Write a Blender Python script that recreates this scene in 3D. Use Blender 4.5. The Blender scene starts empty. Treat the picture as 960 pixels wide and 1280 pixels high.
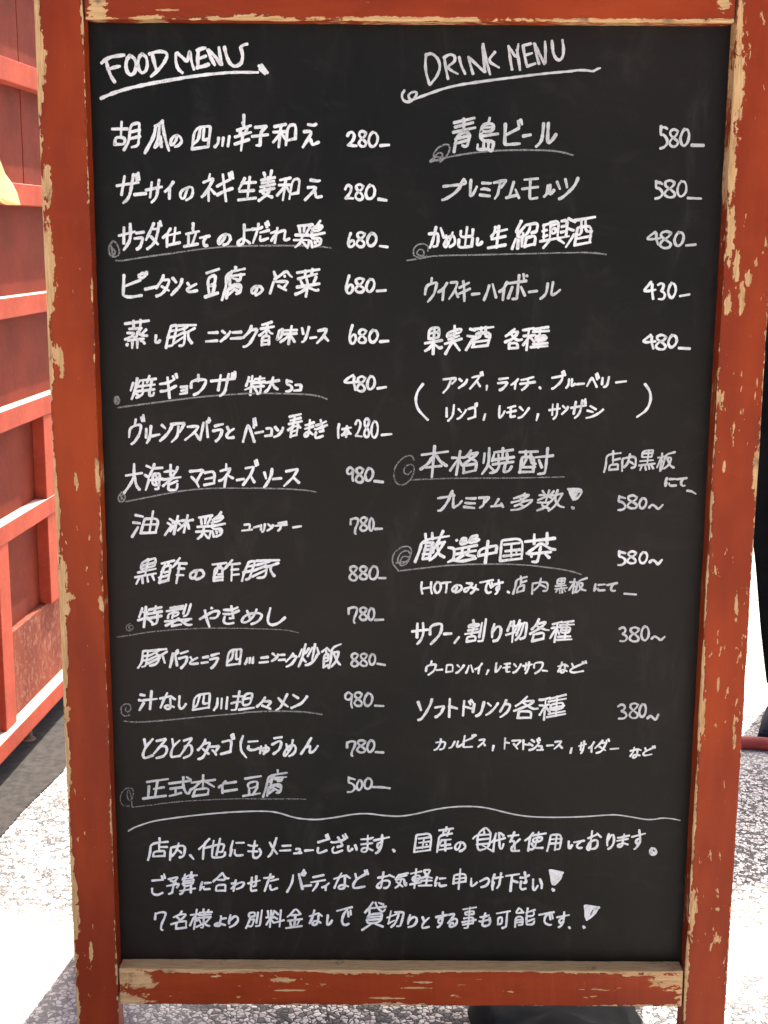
import bpy, bmesh, math, random
from mathutils import Vector, Matrix, noise

sc = bpy.context.scene
R = math.radians

# ------------------------------------------------------------------ camera
FPX = 1720.0
PITCH, YAW, ROLL = 0.2001, 0.0021, 0.0059
cam_d = bpy.data.cameras.new('camera')
cam = bpy.data.objects.new('camera', cam_d)
sc.collection.objects.link(cam)
f = Vector((math.sin(YAW)*math.cos(PITCH), math.cos(YAW)*math.cos(PITCH), -math.sin(PITCH)))
rt = Vector((math.cos(YAW), -math.sin(YAW), 0))
up = rt.cross(f)
r2 = rt*math.cos(ROLL) + up*math.sin(ROLL)
u2 = -rt*math.sin(ROLL) + up*math.cos(ROLL)
M = Matrix((r2, u2, -f)).transposed().to_4x4()
M.translation = Vector((-0.028, -1.5485, 1.12))
cam.matrix_world = M
cam_d.sensor_fit = 'AUTO'
cam_d.sensor_width = 36
cam_d.lens = FPX/1280*36
cam_d.clip_start = 0.05
cam_d.clip_end = 500
sc.camera = cam

# ------------------------------------------------------------------ daylight
SUN_EL, SUN_AZ = 57.0, 19.5          # high sun, behind the board and a little to its right
wd = bpy.data.worlds.new('World')
sc.world = wd
wd.use_nodes = True
nt = wd.node_tree
bg = nt.nodes['Background']
sky = nt.nodes.new('ShaderNodeTexSky')
sky.sky_type = 'NISHITA'
sky.sun_disc = False
sky.sun_elevation = R(SUN_EL)
sky.sun_rotation = R(SUN_AZ)
sky.dust_density = 7
sky.air_density = 0.7
sky.ozone_density = 0.5
nt.links.new(sky.outputs[0], bg.inputs[0])
bg.inputs[1].default_value = 0.11
sun_d = bpy.data.lights.new('sun', 'SUN')
sun_d.energy = 4.6
sun_d.angle = R(0.53)
sun_d.color = (1.0, 0.93, 0.84)
sun = bpy.data.objects.new('sun', sun_d)
sc.collection.objects.link(sun)
to_sun = Vector((math.sin(R(SUN_AZ))*math.cos(R(SUN_EL)), math.cos(R(SUN_AZ))*math.cos(R(SUN_EL)), math.sin(R(SUN_EL))))
sun.rotation_euler = to_sun.to_track_quat('Z', 'Y').to_euler()
sun.location = (1, 3, 5)
vs = sc.view_settings
vs.view_transform = 'Standard'
vs.look = 'None'
vs.gamma = 1
vs.use_curve_mapping = False
vs.exposure = 1.85

# ------------------------------------------------------------------ helpers
def link(name, me, mats=(), parent=None, loc=None):
    o = bpy.data.objects.new(name, me)
    sc.collection.objects.link(o)
    for m in (mats if isinstance(mats, (list, tuple)) else [mats]):
        me.materials.append(m)
    if parent: o.parent = parent
    if loc is not None: o.location = loc
    return o

def empty(name, loc=(0, 0, 0), rz=0.0):
    o = bpy.data.objects.new(name, None)
    o.empty_display_size = 0.1
    sc.collection.objects.link(o)
    o.location = loc
    o.rotation_euler = (0, 0, rz)
    return o

def tag(o, label=None, cat=None, group=None, kind=None):
    if label: o['label'] = label
    if cat: o['category'] = cat
    if group: o['group'] = group
    if kind: o['kind'] = kind
    return o

def mesh_from(bm, name, smooth=False):
    me = bpy.data.meshes.new(name)
    bm.normal_update()
    bm.to_mesh(me)
    bm.free()
    if smooth:
        for p in me.polygons: p.use_smooth = True
    return me

def timber(name, size, bevel=0.0015, cuts=0, axis=2, jit=0.0, seed=0):
    """a squared timber centred on its origin, arrises rounded, edges a little uneven"""
    bm = bmesh.new()
    bmesh.ops.create_cube(bm, size=1)
    bmesh.ops.scale(bm, vec=size, verts=bm.verts)
    long_e = [e for e in bm.edges if abs((e.verts[0].co-e.verts[1].co)[axis]) > size[axis]*0.5]
    bmesh.ops.bevel(bm, geom=list(bm.edges), offset=bevel, segments=2, profile=0.6, affect='EDGES', clamp_overlap=True)
    if cuts:
        for i in range(1, cuts):
            co = Vector((0, 0, 0)); co[axis] = -size[axis]/2 + size[axis]*i/cuts
            no = Vector((0, 0, 0)); no[axis] = 1
            bmesh.ops.bisect_plane(bm, geom=list(bm.verts)+list(bm.edges)+list(bm.faces), plane_co=co, plane_no=no)
    if jit:
        rx = random.Random(seed)
        off = Vector((rx.random()*50, rx.random()*50, rx.random()*50))
        for v in bm.verts:
            p = v.co*28 + off
            n = noise.noise_vector(p)*jit + noise.noise_vector(p*4)*jit*0.6
            n[axis] = 0
            v.co += n
    return mesh_from(bm, name, smooth=False)

class Nodes:
    def __init__(self, name):
        self.m = bpy.data.materials.new(name)
        self.m.use_nodes = True
        self.t = self.m.node_tree
        self.b = self.t.nodes['Principled BSDF']
    def new(self, typ, **kw):
        n = self.t.nodes.new(typ)
        for k, v in kw.items(): setattr(n, k, v)
        return n
    def put(self, sock, v):
        if isinstance(v, bpy.types.NodeSocket): self.t.links.new(v, sock)
        elif v is not None: sock.default_value = v
    def math(self, op, a, b=None, c=None, clamp=False):
        n = self.new('ShaderNodeMath', operation=op, use_clamp=clamp)
        self.put(n.inputs[0], a)
        if b is not None: self.put(n.inputs[1], b)
        if c is not None: self.put(n.inputs[2], c)
        return n.outputs[0]
    def coords(self):
        return self.new('ShaderNodeTexCoord').outputs['Object']
    def mapped(self, vec, scale=(1, 1, 1), loc=(0, 0, 0)):
        n = self.new('ShaderNodeMapping')
        self.put(n.inputs['Vector'], vec)
        n.inputs['Scale'].default_value = scale
        n.inputs['Location'].default_value = loc
        return n.outputs[0]
    def noise(self, vec, scale, detail=4, rough=0.55, dist=0.0):
        n = self.new('ShaderNodeTexNoise')
        self.put(n.inputs['Vector'], vec)
        n.inputs['Scale'].default_value = scale
        n.inputs['Detail'].default_value = detail
        n.inputs['Roughness'].default_value = rough
        n.inputs['Distortion'].default_value = dist
        return n.outputs[0]
    def ramp(self, fac, stops):
        n = self.new('ShaderNodeValToRGB')
        self.put(n.inputs[0], fac)
        el = n.color_ramp.elements
        while len(el) < len(stops): el.new(0.5)
        for e, (p, c) in zip(el, stops):
            e.position = p
            e.color = (*c, 1) if len(c) == 3 else c
        return n.outputs[0]
    def step(self, v, lo, hi):
        n = self.new('ShaderNodeMapRange')
        n.interpolation_type = 'SMOOTHSTEP'
        self.put(n.inputs[0], v)
        n.inputs[1].default_value = lo
        n.inputs[2].default_value = hi
        return n.outputs[0]
    def mix(self, fac, a, b, mode='MIX'):
        n = self.new('ShaderNodeMix', data_type='RGBA', blend_type=mode)
        self.put(n.inputs[0], fac)
        for s, v in ((n.inputs[6], a), (n.inputs[7], b)):
            if isinstance(v, tuple) and len(v) == 3: v = (*v, 1)
            self.put(s, v)
        return n.outputs[2]
    def bump(self, h, strength=0.3, dist=0.001, prev=None):
        n = self.new('ShaderNodeBump')
        self.put(n.inputs['Height'], h)
        n.inputs['Strength'].default_value = strength
        n.inputs['Distance'].default_value = dist
        if prev is not None: self.put(n.inputs['Normal'], prev)
        return n.outputs[0]
    def out(self, **kw):
        for k, v in kw.items():
            s = self.b.inputs[k.replace('_', ' ')]
            if isinstance(v, tuple) and len(v) == 3: v = (*v, 1)
            self.put(s, v)
        return self.m

# ------------------------------------------------------------------ chipped paint on the board's frame
PAINT = (0.335, 0.036, 0.005)
def chipped(name, hx, hy, hz, axis, wlo, whi, flecks=0.5, blobs=(), seed=0, end=0.0, back_hi=0.0, gain=1.0):
    """orange-red paint over pale wood on a member of half size (hx, hy, hz), front face at -y.
    wlo / whi: mean width of bare wood along its low and high long edges; blobs: (across, along, r_across, r_along) bare patches."""
    N = Nodes(name)
    oc = N.coords()
    sep = N.new('ShaderNodeSeparateXYZ'); N.put(sep.inputs[0], oc)
    X, Y, Z = sep.outputs
    if axis == 2: A, L, ha, hl = X, Z, hx, hz
    else: A, L, ha, hl = Z, X, hz, hx
    along = (1, 1, 1)
    st = (1, 1, 0.28) if axis == 2 else (0.28, 1, 1)      # features drawn out along the grain
    v = N.mapped(oc, st, (seed*3.7, seed*1.3, seed*2.1))
    n_big = N.noise(v, 42, 3, 0.6)
    n_mid = N.noise(N.mapped(oc, (1, 1, .6) if axis == 2 else (.6, 1, 1), (seed, 3, seed*2)), 170, 4, 0.62, 0.4)
    n_fine = N.noise(N.mapped(oc, st, (seed*5, 1, 2)), 420, 3, 0.6)
    yf = N.math('ADD', Y, hy)
    lo = N.math('ADD', N.math('ADD', A, ha), yf)
    hi = N.math('ADD', N.math('SUBTRACT', ha, A), yf)
    irr = N.math('ADD', N.math('MULTIPLY', N.math('SUBTRACT', n_big, 0.40, clamp=True), 6.0*gain), 0.32)
    rough_e = N.math('MULTIPLY', N.math('SUBTRACT', n_mid, 0.5), 0.009)
    rough_f = N.math('MULTIPLY', N.math('SUBTRACT', n_fine, 0.5), 0.004)
    e_all = N.math('ADD', rough_e, rough_f)
    m1 = N.math('SUBTRACT', N.math('MULTIPLY', irr, wlo), N.math('ADD', lo, e_all))
    n_big2 = N.noise(N.mapped(v, (1, 1, 1), (7, 5, 3)), 42, 3, 0.6)
    irr2 = N.math('ADD', N.math('MULTIPLY', N.math('SUBTRACT', n_big2, 0.40, clamp=True), 6.0*gain), 0.32)
    m2 = N.math('SUBTRACT', N.math('MULTIPLY', irr2, whi), N.math('ADD', hi, e_all))
    field = N.math('MAXIMUM', m1, m2)
    edge_field = field
    # isolated flecks and scratches
    fl = N.noise(N.mapped(oc, (1, 1, .33) if axis == 2 else (.2, 1, 1), (seed*2, 9, seed)), 150, 3, 0.6, 0.3)
    fl2 = N.noise(N.mapped(oc, (1, 1, 1), (seed*7, 2, seed)), 9, 2, 0.5)
    thr = N.math('SUBTRACT', 0.80 - 0.07*flecks, N.math('MULTIPLY', N.math('SUBTRACT', fl2, 0.5), 0.22*flecks))
    field = N.math('MAXIMUM', field, N.math('MULTIPLY', N.math('SUBTRACT', fl, thr), 0.02))
    for (ba, bl, ra, rl) in blobs:
        da = N.math('DIVIDE', N.math('SUBTRACT', A, ba), ra)
        dl = N.math('DIVIDE', N.math('SUBTRACT', L, bl), rl)
        r = N.math('SQRT', N.math('ADD', N.math('MULTIPLY', da, da), N.math('MULTIPLY', dl, dl)))
        d = N.math('SUBTRACT', N.math('MULTIPLY', N.math('SUBTRACT', 1.0, r), 0.004), N.math('MULTIPLY', e_all, 1.1))
        field = N.math('MAXIMUM', field, d)
    if end:                                                # bare wood towards both ends of a rail
        de = N.math('SUBTRACT', N.math('ABSOLUTE', L), hl-end)
        de = N.math('ADD', N.math('MULTIPLY', de, 0.25), N.math('MULTIPLY', N.math('SUBTRACT', n_mid, 0.56), 0.02))
        field = N.math('MAXIMUM', field, de)
    if back_hi:                                            # the exposed top edge behind the front arris
        back = N.math('SUBTRACT', N.math('SUBTRACT', back_hi, N.math('SUBTRACT', ha, A)), N.math('MULTIPLY', e_all, 0.5))
        field = N.math('MAXIMUM', field, back)
    bare = N.step(field, 0.0, 0.0005)
    rim = N.step(N.math('ABSOLUTE', N.math('SUBTRACT', edge_field, -0.0003)), 0.0009, 0.0003)
    grain = N.noise(N.mapped(oc, (9, 9, .5) if axis == 2 else (.5, 9, 9), (seed, 0, 0)), 60, 5, 0.65)
    wood = N.ramp(grain, [(0.25, (0.30, 0.15, 0.06)), (0.5, (0.56, 0.33, 0.15)), (0.8, (0.68, 0.46, 0.24))])
    grime = N.noise(oc, 35, 5, 0.7)
    wood = N.mix(N.step(grime, 0.56, 0.75), wood, (0.17, 0.11, 0.065))
    tone = N.noise(N.mapped(oc, (1, 1, .3) if axis == 2 else (.3, 1, 1), (1, seed, 0)), 11, 4, 0.6)
    paint = N.mix(N.step(tone, 0.3, 0.75), (PAINT[0]*0.62, PAINT[1]*0.60, PAINT[2]*0.8), (PAINT[0]*1.06, PAINT[1]*1.28, PAINT[2]*1.3))
    streak = N.noise(N.mapped(oc, (6, 6, .35) if axis == 2 else (.35, 6, 6), (seed, 4, 4)), 60, 4, 0.65)
    paint = N.mix(N.math('MULTIPLY', N.step(streak, 0.5, 0.8), 0.35), paint, (0.20, 0.028, 0.012))
    specks = N.noise(oc, 520, 2, 0.5)
    paint = N.mix(N.math('MULTIPLY', N.step(specks, 0.72, 0.8), 0.5), paint, (0.6, 0.3, 0.2))
    col = N.mix(N.math('MULTIPLY', rim, 0.6), paint, (0.085, 0.022, 0.012))
    col = N.mix(bare, col, wood)
    h = N.math('ADD', N.math('MULTIPLY', bare, -0.8), N.math('MULTIPLY', streak, 0.22))
    nrm = N.bump(h, 0.55, 0.0009)
    nrm = N.bump(N.math('ADD', N.math('MULTIPLY', grain, bare), N.math('MULTIPLY', n_fine, 0.3)), 0.25, 0.0006, nrm)
    rough = N.math('ADD', 0.36, N.math('ADD', N.math('MULTIPLY', bare, 0.45), N.math('MULTIPLY', tone, 0.14)))
    return N.out(Base_Color=col, Roughness=rough, Normal=nrm, Specular_IOR_Level=0.17)

# ------------------------------------------------------------------ plain materials
def mat_board():
    N = Nodes('blackboard_paint')
    oc = N.coords()
    n1 = N.noise(N.mapped(oc, (1, 1, 1), (0.9, 0, 0.2)), 2.6, 5, 0.55, 0.5)
    n2 = N.noise(N.mapped(oc, (1, 1, 1.6), (3, 0, 0)), 16, 5, 0.7, 0.8)
    n3 = N.noise(oc, 260, 3, 0.6)
    col = N.ramp(n1, [(0.32, (0.0028, 0.0032, 0.0028)), (0.66, (0.0130, 0.0095, 0.0072))])
    wipe = N.noise(N.mapped(oc, (2.2, 1, 0.7), (1, 0, 4)), 7, 6, 0.68, 1.6)
    col = N.mix(N.math('MULTIPLY', N.step(n2, 0.50, 0.8), 0.28), col, (0.040, 0.034, 0.028))
    col = N.mix(N.math('MULTIPLY', N.step(wipe, 0.52, 0.80), 0.36), col, (0.050, 0.044, 0.038))
    fine = N.math('MULTIPLY', N.step(n3, 0.62, 0.85), 0.25)
    col = N.mix(fine, col, (0.09, 0.085, 0.08))
    ro = N.math('ADD', 0.30, N.math('ADD', N.math('MULTIPLY', n2, 0.12), N.math('MULTIPLY', wipe, 0.12)))
    return N.out(Base_Color=col, Roughness=ro, Normal=N.bump(n3, 0.12, 0.0003), Specular_IOR_Level=0.15)

def mat_marker(name, col, streak=0.35, cover=0.0):
    N = Nodes(name)
    oc = N.coords()
    n = N.noise(oc, 95, 5, 0.7)
    n2 = N.noise(N.mapped(oc, (1, 1, 1), (5, 0, 0)), 620, 3, 0.6)
    a = N.step(n, 0.40, 0.72)
    c = N.mix(N.math('MULTIPLY', a, streak), col, tuple(x*0.45 for x in col))
    c = N.mix(N.math('MULTIPLY', N.step(n2, 0.5, 0.8), streak*0.9), c, tuple(x*0.3 for x in col))
    N.out(Base_Color=c, Roughness=0.62, Normal=N.bump(n2, 0.2, 0.0003))
    # the ink thins out at the sides of each stroke and skips over the board's grain
    at = N.new('ShaderNodeAttribute', attribute_name='body')
    dry = N.noise(oc, 38, 3, 0.6)
    e = N.math('ADD', N.math('MULTIPLY', at.outputs['Fac'], 1.5), N.math('MULTIPLY', N.math('SUBTRACT', n2, 0.5), 1.7))
    al = N.step(e, 0.08, 0.75)
    al = N.math('MULTIPLY', al, N.math('SUBTRACT', 1.0, N.math('MULTIPLY', N.math('MULTIPLY', N.step(dry, 0.45, 0.72), N.step(n2, 0.40, 0.62)), 0.35)))
    if cover:                                              # thin marks let the board through
        al = N.math('MULTIPLY', al, N.math('SUBTRACT', 1.0, N.math('MULTIPLY', N.step(n2, 0.40, 0.70), cover)))
    N.put(N.b.inputs['Alpha'], al)
    return N.m

def mat_red(name, base=(0.44, 0.065, 0.035), dusty=0.2, rough=0.5, seed=0.0, sunlit_tops=False):
    N = Nodes(name)
    oc = N.coords()
    g = N.new('ShaderNodeNewGeometry')
    n = N.noise(N.mapped(oc, (1, 1, 1), (seed, 0, 0)), 9, 5, 0.6)
    n2 = N.noise(N.mapped(oc, (1, 1, 1), (seed, 2, 0)), 75, 4, 0.65)
    n3 = N.noise(oc, 380, 3, 0.6)
    c = N.mix(N.step(n, 0.3, 0.7), tuple(x*0.82 for x in base), tuple(min(1, x*1.12) for x in base))
    c = N.mix(N.math('MULTIPLY', N.step(n2, 0.45, 0.8), dusty), c, (0.42, 0.27, 0.20))
    c = N.mix(N.math('MULTIPLY', N.step(n3, 0.68, 0.8), dusty*1.2), c, (0.13, 0.03, 0.02))
    if sunlit_tops:                                           # sun glare on the ledges' upper faces, painted in as a paler colour
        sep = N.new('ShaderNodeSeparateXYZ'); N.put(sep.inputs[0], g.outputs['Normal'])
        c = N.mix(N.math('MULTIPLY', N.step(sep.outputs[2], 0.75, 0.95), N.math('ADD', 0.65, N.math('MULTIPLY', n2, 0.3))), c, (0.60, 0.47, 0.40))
    return N.out(Base_Color=c, Roughness=rough, Normal=N.bump(n2, 0.25, 0.001), Specular_IOR_Level=0.1)

def mat_simple(name, col, rough=0.7, var=0.25, scale=30):
    N = Nodes(name)
    oc = N.coords()
    n = N.noise(oc, scale, 5, 0.6)
    c = N.mix(N.step(n, 0.3, 0.7), tuple(x*(1-var) for x in col), tuple(min(1, x*(1+var)) for x in col))
    return N.out(Base_Color=c, Roughness=rough, Normal=N.bump(n, 0.2, 0.001))

def mat_ground():
    N = Nodes('aggregate_paving')
    oc = N.coords()
    w = N.noise(oc, 60, 3, 0.6)
    vv = N.new('ShaderNodeVectorMath', operation='ADD'); N.put(vv.inputs[0], oc)
    wv = N.new('ShaderNodeTexNoise'); N.put(wv.inputs['Vector'], oc); wv.inputs['Scale'].default_value = 70
    sc_ = N.new('ShaderNodeVectorMath', operation='SCALE'); N.put(sc_.inputs[0], wv.outputs[1]); sc_.inputs['Scale'].default_value = 0.012
    N.put(vv.inputs[1], sc_.outputs[0])
    vo = N.new('ShaderNodeTexVoronoi', feature='F1'); N.put(vo.inputs['Vector'], vv.outputs[0]); vo.inputs['Scale'].default_value = 118
    ve = N.new('ShaderNodeTexVoronoi', feature='DISTANCE_TO_EDGE'); N.put(ve.inputs['Vector'], vv.outputs[0]); ve.inputs['Scale'].default_value = 118
    sep = N.new('ShaderNodeSeparateColor'); N.put(sep.inputs[0], vo.outputs['Color'])
    stone = N.ramp(sep.outputs[0], [(0.0, (0.085, 0.082, 0.080)), (0.28, (0.16, 0.155, 0.15)), (0.36, (0.56, 0.54, 0.51)), (1.0, (0.78, 0.76, 0.72))])
    gap = N.step(ve.outputs['Distance'], 0.13, 0.03)
    big = N.noise(oc, 1.7, 5, 0.6)
    c = N.mix(gap, stone, (0.030, 0.029, 0.030))
    c = N.mix(N.math('MULTIPLY', N.step(big, 0.42, 0.72), 0.55), c, (0.60, 0.58, 0.55))
    h = N.math('MULTIPLY', N.step(ve.outputs['Distance'], 0.0, 0.3), 1.0)
    return N.out(Base_Color=c, Roughness=0.85, Normal=N.bump(h, 0.6, 0.003))

M_BOARD = mat_board()
MARK = {
    'w': mat_marker('white_marker', (0.80, 0.78, 0.76), 0.36),
    'm': mat_marker('thin_white_marker', (0.58, 0.565, 0.55), 0.45),
    'd': mat_marker('grey_marker', (0.25, 0.24, 0.23), 0.5, 0.5),
    'f': mat_marker('faint_grey_marker', (0.19, 0.18, 0.17), 0.5, 0.7),
}

# ------------------------------------------------------------------ ground
bm = bmesh.new()
bmesh.ops.create_grid(bm, x_segments=1, y_segments=1, size=60)
ground = link('ground', mesh_from(bm, 'ground'), mat_ground())
shade_bm = bmesh.new()
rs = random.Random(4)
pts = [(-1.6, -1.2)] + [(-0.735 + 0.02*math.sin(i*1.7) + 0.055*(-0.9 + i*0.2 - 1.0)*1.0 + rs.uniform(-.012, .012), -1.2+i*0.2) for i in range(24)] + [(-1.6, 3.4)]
shade_bm.faces.new([shade_bm.verts.new((x, y, 0.004)) for x, y in pts][::1])
shade_sheet = link('shade_strip', mesh_from(shade_bm, 'shade_strip'), mat_simple('painted_shade', (0.016, 0.0125, 0.010), 0.95, 0.75, 55))  # dark sheet standing in for the shade under the wall's lowest beam
tag(shade_sheet, kind='structure')
tag(ground, 'pale stone-aggregate pavement, glaring where the sun reaches it', kind='structure')

# ------------------------------------------------------------------ red timber stall wall on the left
WALL_K = 0.075
wall = empty('timber_wall', (-0.80, 1.2, 0), -math.atan(WALL_K))
tag(wall, 'red painted timber stall wall with ledges, receding at the left edge', 'wall')
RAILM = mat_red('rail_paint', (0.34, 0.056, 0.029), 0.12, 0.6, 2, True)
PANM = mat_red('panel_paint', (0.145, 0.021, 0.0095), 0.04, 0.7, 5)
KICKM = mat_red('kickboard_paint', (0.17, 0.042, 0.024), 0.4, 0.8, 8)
Y0, Y1 = -0.75, 2.6            # local run of the wall
REC = 0.028                    # how far the rails stand proud of the panels
def wbox(name, x0, x1, y0, y1, z0, z1, mat, bevel=0.002, label=None, axis=1, seed=0):
    me = timber(name, (x1-x0, y1-y0, z1-z0), bevel, 6 if axis == 1 else 0, axis, 0.0006, seed)
    o = link(name, me, mat, wall, ((x0+x1)/2, (y0+y1)/2, (z0+z1)/2))
    if label: o['label'] = label
    return o
for i, (zt, h, e) in enumerate(((1.463, .047, 0), (1.217, .045, 0), (0.986, .042, 0), (0.760, .043, 0), (0.529, .040, 0))):
    wbox('rail', -REC-0.01, e, Y0, Y1, zt-h, zt, RAILM, seed=i)
for i, (zt, h) in enumerate(((1.70, .045),)):
    wbox('rail', -REC-0.01, 0, Y0, Y1, zt-h, zt, RAILM, seed=9)
wbox('sill_beam', -0.075, 0.012, Y0, Y1, 0.058, 0.098, RAILM, 0.003, 'lowest beam of the wall, its broad top in full sun', seed=11)
zs = [0.10, 0.489, 0.717, 0.944, 1.172, 1.416, 1.655, 1.9]
seams = [-0.30, 0.0, 0.31, 0.62, 0.98, 1.3, 1.6, 1.9, 2.3]
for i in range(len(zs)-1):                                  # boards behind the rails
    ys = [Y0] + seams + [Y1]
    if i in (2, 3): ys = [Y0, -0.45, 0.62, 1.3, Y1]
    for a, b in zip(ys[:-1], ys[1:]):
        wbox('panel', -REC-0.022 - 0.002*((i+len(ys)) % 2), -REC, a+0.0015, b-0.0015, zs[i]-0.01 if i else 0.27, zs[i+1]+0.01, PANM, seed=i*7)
for (ya, yb, za, zb) in ((-0.034, 0.030, 0.098, 0.489), (0.292, 0.362, 0.285, 0.489), (0.292, 0.362, 0.529, 0.717),
                         (0.98, 1.05, 0.098, 0.489), (0.98, 1.05, 0.529, 0.717), (-0.62, -0.56, 0.098, 0.489)):
    wbox('post', -REC-0.004, -0.0015, ya, yb, za, zb, RAILM, axis=2, seed=int(ya*100)+40)
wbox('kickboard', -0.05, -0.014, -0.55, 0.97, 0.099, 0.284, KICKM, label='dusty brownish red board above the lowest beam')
STEEL = mat_simple('rusty_steel', (0.16, 0.11, 0.07), 0.8, 0.4, 60)
for yy in (0.17, 1.3, -0.6):
    bm = bmesh.new()
    bmesh.ops.create_cone(bm, cap_ends=True, segments=14, radius1=0.011, radius2=0.011, depth=0.058)
    bmesh.ops.translate(bm, vec=(0, 0, 0.029), verts=bm.verts)
    r = bmesh.ops.create_cone(bm, cap_ends=True, segments=14, radius1=0.02, radius2=0.018, depth=0.006)
    bmesh.ops.translate(bm, vec=(0, 0, 0.003), verts=r['verts'])
    link('foot', mesh_from(bm, 'foot'), STEEL, wall, (-0.03, yy, 0))

# yellow cloth tail draped on the second rail
YEL = mat_simple('yellow_cloth', (0.72, 0.50, 0.19), 0.85, 0.08, 40)
yc = [(0.0, 1.30), (0.05, 1.255), (0.09, 1.232), (0.135, 1.214), (0.155, 1.196), (0.165, 1.172), (0.10, 1.171), (0.05, 1.176), (0.0, 1.190), (-0.08, 1.21), (-0.10, 1.36)]
bm = bmesh.new()
fr = [bm.verts.new((0.010 + 0.004*math.sin(y*40), y, z)) for y, z in yc]
bk = [bm.verts.new((0.003 + 0.002*math.sin(y*40), y, z)) for y, z in yc]
bm.faces.new(fr[::-1]); bm.faces.new(bk)
for i in range(len(yc)):
    j = (i+1) % len(yc)
    bm.faces.new((fr[i], fr[j], bk[j], bk[i]))
bmesh.ops.recalc_face_normals(bm, faces=bm.faces)
yo = link('yellow_cloth', mesh_from(bm, 'yellow_cloth'), YEL)
yo.location = (-0.80, 1.2, 0)
yo.rotation_euler = (0, 0, -math.atan(WALL_K))
tag(yo, 'pale yellow cloth tail hanging over a rail of the red timber wall', 'cloth')

# ------------------------------------------------------------------ banner, its base and the hose at the right
BLK = mat_simple('black_cloth', (0.004, 0.004, 0.0045), 0.95, 0.3, 20)
BLK.node_tree.nodes['Principled BSDF'].inputs['Specular IOR Level'].default_value = 0.1
NAVY = mat_simple('navy_plastic', (0.010, 0.012, 0.024), 0.7, 0.2, 20)
NAVY.node_tree.nodes['Principled BSDF'].inputs['Specular IOR Level'].default_value = 0.15
POLE = mat_simple('white_pole', (0.6, 0.6, 0.6), 0.4, 0.1, 20)
ban = empty('banner_stand', (1.24, 1.62, 0))
tag(ban, 'black cloth banner on a stand in the sun at the right edge', 'banner')
def left_edge(z):
    pts = [(0.06, -0.334), (0.20, -0.36), (0.37, -0.386), (0.80, -0.47), (1.55, -0.50)]
    for (a, xa), (b, xb) in zip(pts[:-1], pts[1:]):
        if z <= b: return xa + (xb-xa)*(z-a)/(b-a)
    return pts[-1][1]
bm = bmesh.new()
NX, NZ = 24, 40
for side in (0, 1):
    g = []
    for k in range(NZ+1):
        z = 0.06 + 1.44*k/NZ
        xl = left_edge(z)
        row = []
        for i in range(NX+1):
            x = xl + (-0.012 - xl)*i/NX
            y = 0.012*math.sin(x*38 + z*2.2) + 0.006*math.sin(x*90+z*7) + (0.004 if side else 0)
            row.append(bm.verts.new((x, y, z)))
        g.append(row)
    for k in range(NZ):
        for i in range(NX):
            q = (g[k][i], g[k][i+1], g[k+1][i+1], g[k+1][i])
            bm.faces.new(q if not side else q[::-1])
    if side == 0: g0 = g
for k in range(NZ):
    for i in (0, NX):
        q = (g0[k][i], g0[k+1][i], g[k+1][i], g[k][i])
        bm.faces.new(q if i == 0 else q[::-1])
for i in range(NX):
    for k in (0, NZ):
        q = (g0[k][i], g0[k][i+1], g[k][i+1], g[k][i])
        bm.faces.new(q[::-1] if k == 0 else q)
bmesh.ops.recalc_face_normals(bm, faces=bm.faces)
link('banner_cloth', mesh_from(bm, 'banner_cloth', True), BLK, ban)
bm = bmesh.new()
r = bmesh.ops.create_cone(bm, cap_ends=True, segments=16, radius1=0.011, radius2=0.011, depth=1.5)
bmesh.ops.translate(bm, vec=(0, 0, 0.81), verts=bm.verts)
link('banner_pole', mesh_from(bm, 'banner_pole', True), POLE, ban)
bm = bmesh.new()
bmesh.ops.create_cube(bm, size=1)
bmesh.ops.scale(bm, vec=(0.70, 0.20, 0.034), verts=bm.verts)
bmesh.ops.translate(bm, vec=(-0.08, -0.16, 0.017), verts=bm.verts)
for v in bm.verts:
    if v.co.z > 0.02: v.co.x = -0.08 + (v.co.x+0.08)*0.97; v.co.y = -0.16+(v.co.y+0.16)*0.92
    if v.co.x < -0.3 and v.co.y > -0.16: v.co.x += 0.07
bmesh.ops.bevel(bm, geom=list(bm.edges), offset=0.006, segments=3, affect='EDGES')
link('banner_base', mesh_from(bm, 'banner_base', True), NAVY, ban)

HOSE = mat_simple('red_rubber', (0.26, 0.03, 0.025), 0.6, 0.15, 30)
def tube(name, pts, rad, mat, parent=None, seg=14, sub=4):
    P = [Vector(p) for p in pts]
    Q = []
    for i in range(len(P)-1):
        a, b, c, d = P[max(i-1, 0)], P[i], P[i+1], P[min(i+2, len(P)-1)]
        for s in range(sub):
            t = s/sub
            Q.append(0.5*((2*b) + (c-a)*t + (2*a-5*b+4*c-d)*t*t + (3*b-a-3*c+d)*t**3))
    Q.append(P[-1])
    bm = bmesh.new(); rings = []
    for i, q in enumerate(Q):
        tdir = (Q[min(i+1, len(Q)-1)] - Q[max(i-1, 0)]).normalized()
        n1 = tdir.cross(Vector((0, 0, 1))).normalized(); n2 = n1.cross(tdir)
        rings.append([bm.verts.new(q + (n1*math.cos(2*math.pi*k/seg) + n2*math.sin(2*math.pi*k/seg))*rad) for k in range(seg)])
    for a, b in zip(rings[:-1], rings[1:]):
        for k in range(seg): bm.faces.new((a[k], a[(k+1) % seg], b[(k+1) % seg], b[k]))
    bm.faces.new(rings[0][::-1]); bm.faces.new(rings[-1])
    bmesh.ops.recalc_face_normals(bm, faces=bm.faces)
    return link(name, mesh_from(bm, name, True), mat, parent)
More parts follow.
